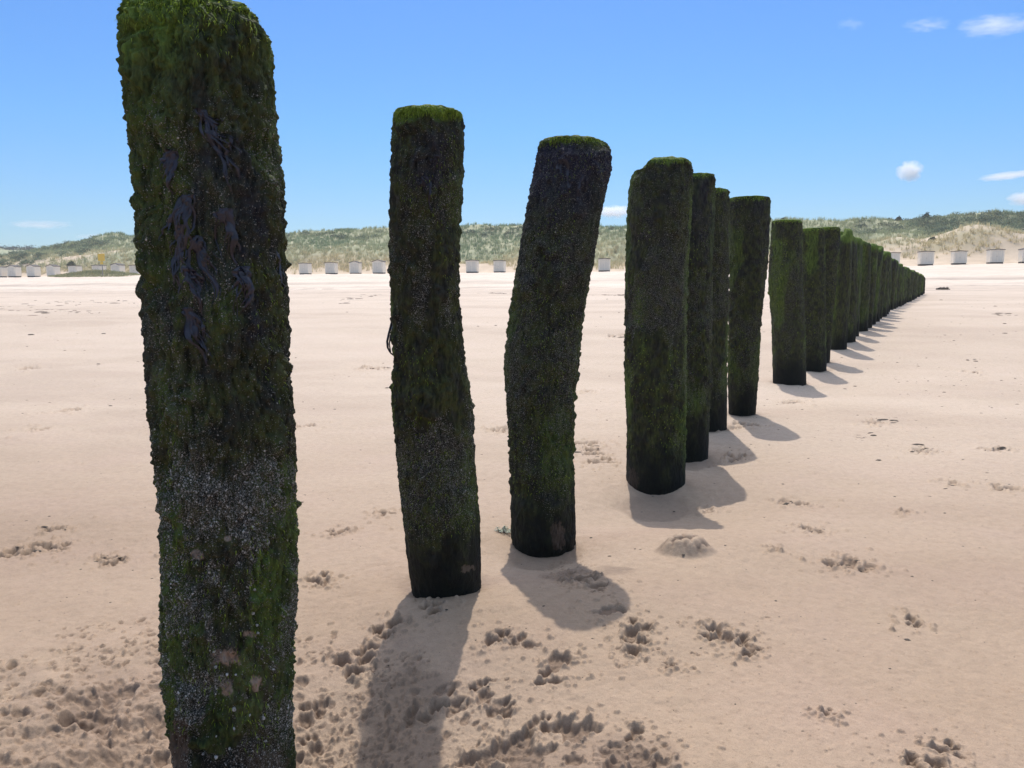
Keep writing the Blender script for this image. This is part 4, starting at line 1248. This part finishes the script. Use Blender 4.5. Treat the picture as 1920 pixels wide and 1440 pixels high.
for k, d in enumerate(fars):
    x = -1.85 + .595 * d + R.uniform(-.03, .03)
    gz = float(G(x, d))
    u = 960 + F * x / d
    yt = np.interp(u, top_x, top_y) + R.uniform(-2, 2)
    r = ray(u, yt); zt = CAM[2] + r[2] * d / r[1]
    h = max(zt - gz, .25)
    o = obj('groyne_post', VAR[k % 6], loc=(x, d, gz - .02))
    w = R.uniform(.80, .98)
    o.scale = (w, w, h + .02)
    o.rotation_euler = (R.uniform(-.03, .03), R.uniform(-.01, .05), R.uniform(0, 6.28))
    if k == len(fars) - 1:
        lab = 'short brown stump ending the row, where it meets the dry sand'
    elif k > len(fars) - 4:
        lab = 'low stump near the far end of the row, %s from the end' % {2: 'third', 3: 'fourth', 1: 'second'}[len(fars) - 1 - k + 0 if len(fars) - 1 - k > 0 else 1]
        lab = 'low dark stump near the far end of the post row, %s from its end' % ('second' if k == len(fars) - 2 else 'third')
    else:
        lab = 'mossy post in the receding row, %s beyond the open gap' % ORD[k]
    tag(o, lab, 'post', GROUP)

# ------------------------------------------------------------------ washed-up things
def clump(name, px, py, wid, hgt, n, seed, label, m, cat, seg=7):
    """heap of limp strands"""
    p = on_ground(px, py)
    rng = np.random.default_rng(seed)
    Vs, Fs, off = [], [], 0
    for k in range(n):
        a = rng.uniform(0, 6.28); q = rng.normal(0, .4, 2) * np.array([wid / 2, wid / 3]); z = abs(rng.normal(0, .4)) * hgt
        l = wid * rng.uniform(.25, .6); w = wid * .03 * rng.uniform(.5, 1.5)
        dx, dy = math.cos(a), math.sin(a)
        for s in range(seg + 1):
            f = s / seg - .5
            c = np.array([q[0] + dx * f * l + .1 * l * math.sin(f * 9 + k), q[1] + dy * f * l * .7, max(.004, z * (1 - 3.2 * f * f) + .15 * hgt * math.sin(f * 7 + k))])
            for b in range(4):
                t = b * 1.5708
                Vs.append(c + np.array([-dy * w * math.cos(t), dx * w * math.cos(t), w * math.sin(t)]))
        Fs.append(grid_faces(seg + 1, 4, True) + off); off += 4 * (seg + 1)
    o = obj(name, new_mesh(name, Vs, np.concatenate(Fs)), m, loc=(p[0], p[1], Zs(p[0], p[1])))
    tag(o, label, cat)
    return o
clump('seaweed_clump', 1768, 543, .62, .16, 60, 5, 'dark clump of seaweed on the sand right of the far end of the post row', M_DEB, 'seaweed')
clump('seaweed_strands', 946, 1000, .075, .03, 26, 6, 'pale green seaweed strands at the left foot of the leaning post', M_FOAM, 'seaweed')

# scattered flecks of weed and shell, too many to count
rng = np.random.default_rng(77)
Vs, Fs, off = [], [], 0
def fleck(x, y, L, W, z, a):
    global off
    n = 6
    for rr, hh in ((1, 0.0), (.75, .22), (0.3, .3)):
        for k in range(n):
            t = k * 6.283 / n
            jx = rng.uniform(.7, 1.2)
            lx, ly = L * rr * jx * math.cos(t), W * rr * jx * math.sin(t)
            Vs.append((x + lx * math.cos(a) - ly * math.sin(a), y + lx * math.sin(a) + ly * math.cos(a), z + hh * W * 1.3))
    Fs.append(grid_faces(3, n, True) + off); Fs.append(np.array([[off + 12, off + 13, off + 14, off + 15], [off + 12, off + 15, off + 16, off + 17]])); off += 18
for k in range(1500):
    py = 560 + 880 * rng.random() ** 1.25; px = rng.uniform(-60, 1980)
    if rng.random() < .35 and py < 900: px = rng.uniform(1350, 1950)
    p = on_ground(px, py)
    if p[1] > 60: continue
    s = (1.1 + rng.exponential(.9)) * p[1] / F
    fleck(p[0], p[1], s * rng.uniform(.9, 1.0), s * rng.uniform(.4, .8), Zs(p[0], p[1]) - .0008, rng.uniform(-.5, .5))
# heavier wrack at the far left and along the tide mark
for (cx, cy, sx, sy, n) in ((120, 585, 60, 4, 26), (60, 575, 70, 6, 22), (150, 567, 80, 3, 26), (655, 560, 18, 2, 10), (690, 555, 20, 2, 8), (646, 569, 8, 1, 5), (940, 550, 40, 2, 14), (1150, 553, 30, 1, 12), (1160, 631, 12, 2, 8), (1730, 845, 25, 6, 26), (1870, 845, 25, 5, 18), (1890, 915, 22, 6, 18),
                            (1670, 790, 50, 8, 22), (1620, 820, 20, 5, 14), (1490, 940, 22, 5, 14), (1530, 995, 16, 5, 12), (1600, 1055, 30, 9, 16), (105, 993, 20, 4, 14), (205, 1046, 18, 5, 14), (70, 1028, 35, 7, 16), (1480, 756, 20, 3, 12), (1815, 905, 40, 20, 8), (1110, 850, 40, 14, 24), (700, 690, 30, 2, 10), (1380, 862, 20, 3, 14), (1880, 590, 30, 2, 10)):
    for k in range(n):
        p = on_ground(cx + rng.normal(0, sx * .6), cy + rng.normal(0, sy * .6))
        s = (1.3 + rng.exponential(1.0)) * p[1] / F
        fleck(p[0], p[1], s * rng.uniform(1, 2.2) * (1.4 if p[1] > 10 else 1), s * rng.uniform(.4, .9), Zs(p[0], p[1]) - .001, rng.uniform(-.5, .5))
tag(obj('beach_debris', new_mesh('beach_debris', Vs, Fs, True), M_DEB), 'dark flecks of weed and shell scattered over the sand', kind='stuff')

# ------------------------------------------------------------------ clouds (soft volumes far off)
def cloud_material(name, dens, nscale, cut, seed):
    m = bpy.data.materials.new(name); m.use_nodes = True
    n, l = m.node_tree.nodes, m.node_tree.links
    n.clear()
    o = n.new('ShaderNodeOutputMaterial')
    v = n.new('ShaderNodeVolumePrincipled')
    v.inputs['Color'].default_value = (1, 1, 1, 1)
    v.inputs['Anisotropy'].default_value = 0.4
    co = n.new('ShaderNodeTexCoord').outputs['Object']
    ln = N(n, 'ShaderNodeVectorMath', operation='LENGTH'); l.new(co, ln.inputs[0])
    add = N(n, 'ShaderNodeVectorMath', operation='ADD'); l.new(co, add.inputs[0]); add.inputs[1].default_value = (seed, seed * 2.3, 0)
    nz = noise(n, l, add.outputs[0], nscale * 1.3, 5, .65)
    e = math_(n, l, 'SUBTRACT', math_(n, l, 'ADD', math_(n, l, 'MULTIPLY', nz, 2.6), -1.3 + cut), math_(n, l, 'POWER', ln.outputs['Value'], 2.0))
    e = math_(n, l, 'MULTIPLY', math_(n, l, 'MAXIMUM', math_(n, l, 'ADD', e, .35), 0.0), dens * 1.5)
    l.new(e, v.inputs['Density'])
    l.new(v.outputs[0], o.inputs['Volume'])
    return m
def icos():
    import bmesh
    bm = bmesh.new(); bmesh.ops.create_icosphere(bm, subdivisions=3, radius=1.0)
    me = bpy.data.meshes.new('cloud'); bm.to_mesh(me); bm.free(); return me
CL = [(1866, 48, 130, 34, .012, .30, 'long thin white cloud streak at the top right corner'),
      (1738, 47, 86, 24, .010, .18, 'faint wispy cloud just left of the top right streak'),
      (1595, 45, 56, 22, .007, .15, 'faintest wisp of cloud, leftmost of the top right three'),
      (1706, 321, 44, 34, .09, .45, 'small bright white puff cloud above the far end of the post row'),
      (1895, 329, 110, 14, .03, .35, 'thin slanting cloud streak at the right edge, above a lower puff'),
      (1922, 371, 60, 26, .05, .4, 'white cloud puff low at the right edge over the dune'),
      (1152, 397, 62, 22, .07, .45, 'low white cloud between the leaning post and the fourth post'),
      (76, 421, 110, 16, .012, .35, 'faint flat cloud low over the dunes at far left'),
      (178, 443, 70, 10, .012, .35, 'thin pale cloud touching the dune skyline left of the nearest post')]
for k, (px, py, w, h, dn, cut, lab) in enumerate(CL):
    D = 1800.0
    p = at_depth(px, py, D)
    me = icos()
    o = obj('cloud', me, cloud_material('cloud_vapour', dn, 1.7, cut, 3.1 * k + 1), loc=tuple(p))
    m = D / F
    o.scale = (w * m * .62, max(w, h) * m * .35, h * m * .62)
    if px > 1850 and py > 300: o.rotation_euler = (0, -.10, 0)
    tag(o, lab, 'cloud', 'small fair-weather clouds')

# ------------------------------------------------------------------ thin sea haze over beach and dunes
m = bpy.data.materials.new('haze'); m.use_nodes = True
hn, hl = m.node_tree.nodes, m.node_tree.links
hn.clear()
ho = hn.new('ShaderNodeOutputMaterial'); hv = hn.new('ShaderNodeVolumePrincipled')
hv.inputs['Color'].default_value = (.92, .96, 1, 1)
hv.inputs['Density'].default_value = HAZE
hv.inputs['Anisotropy'].default_value = 0.2
hl.new(hv.outputs[0], ho.inputs['Volume'])
b = MB(); b.box(-680, 680, -680, 680, -11, 27)
tag(obj('haze', b.mesh('haze'), m), kind='stuff')
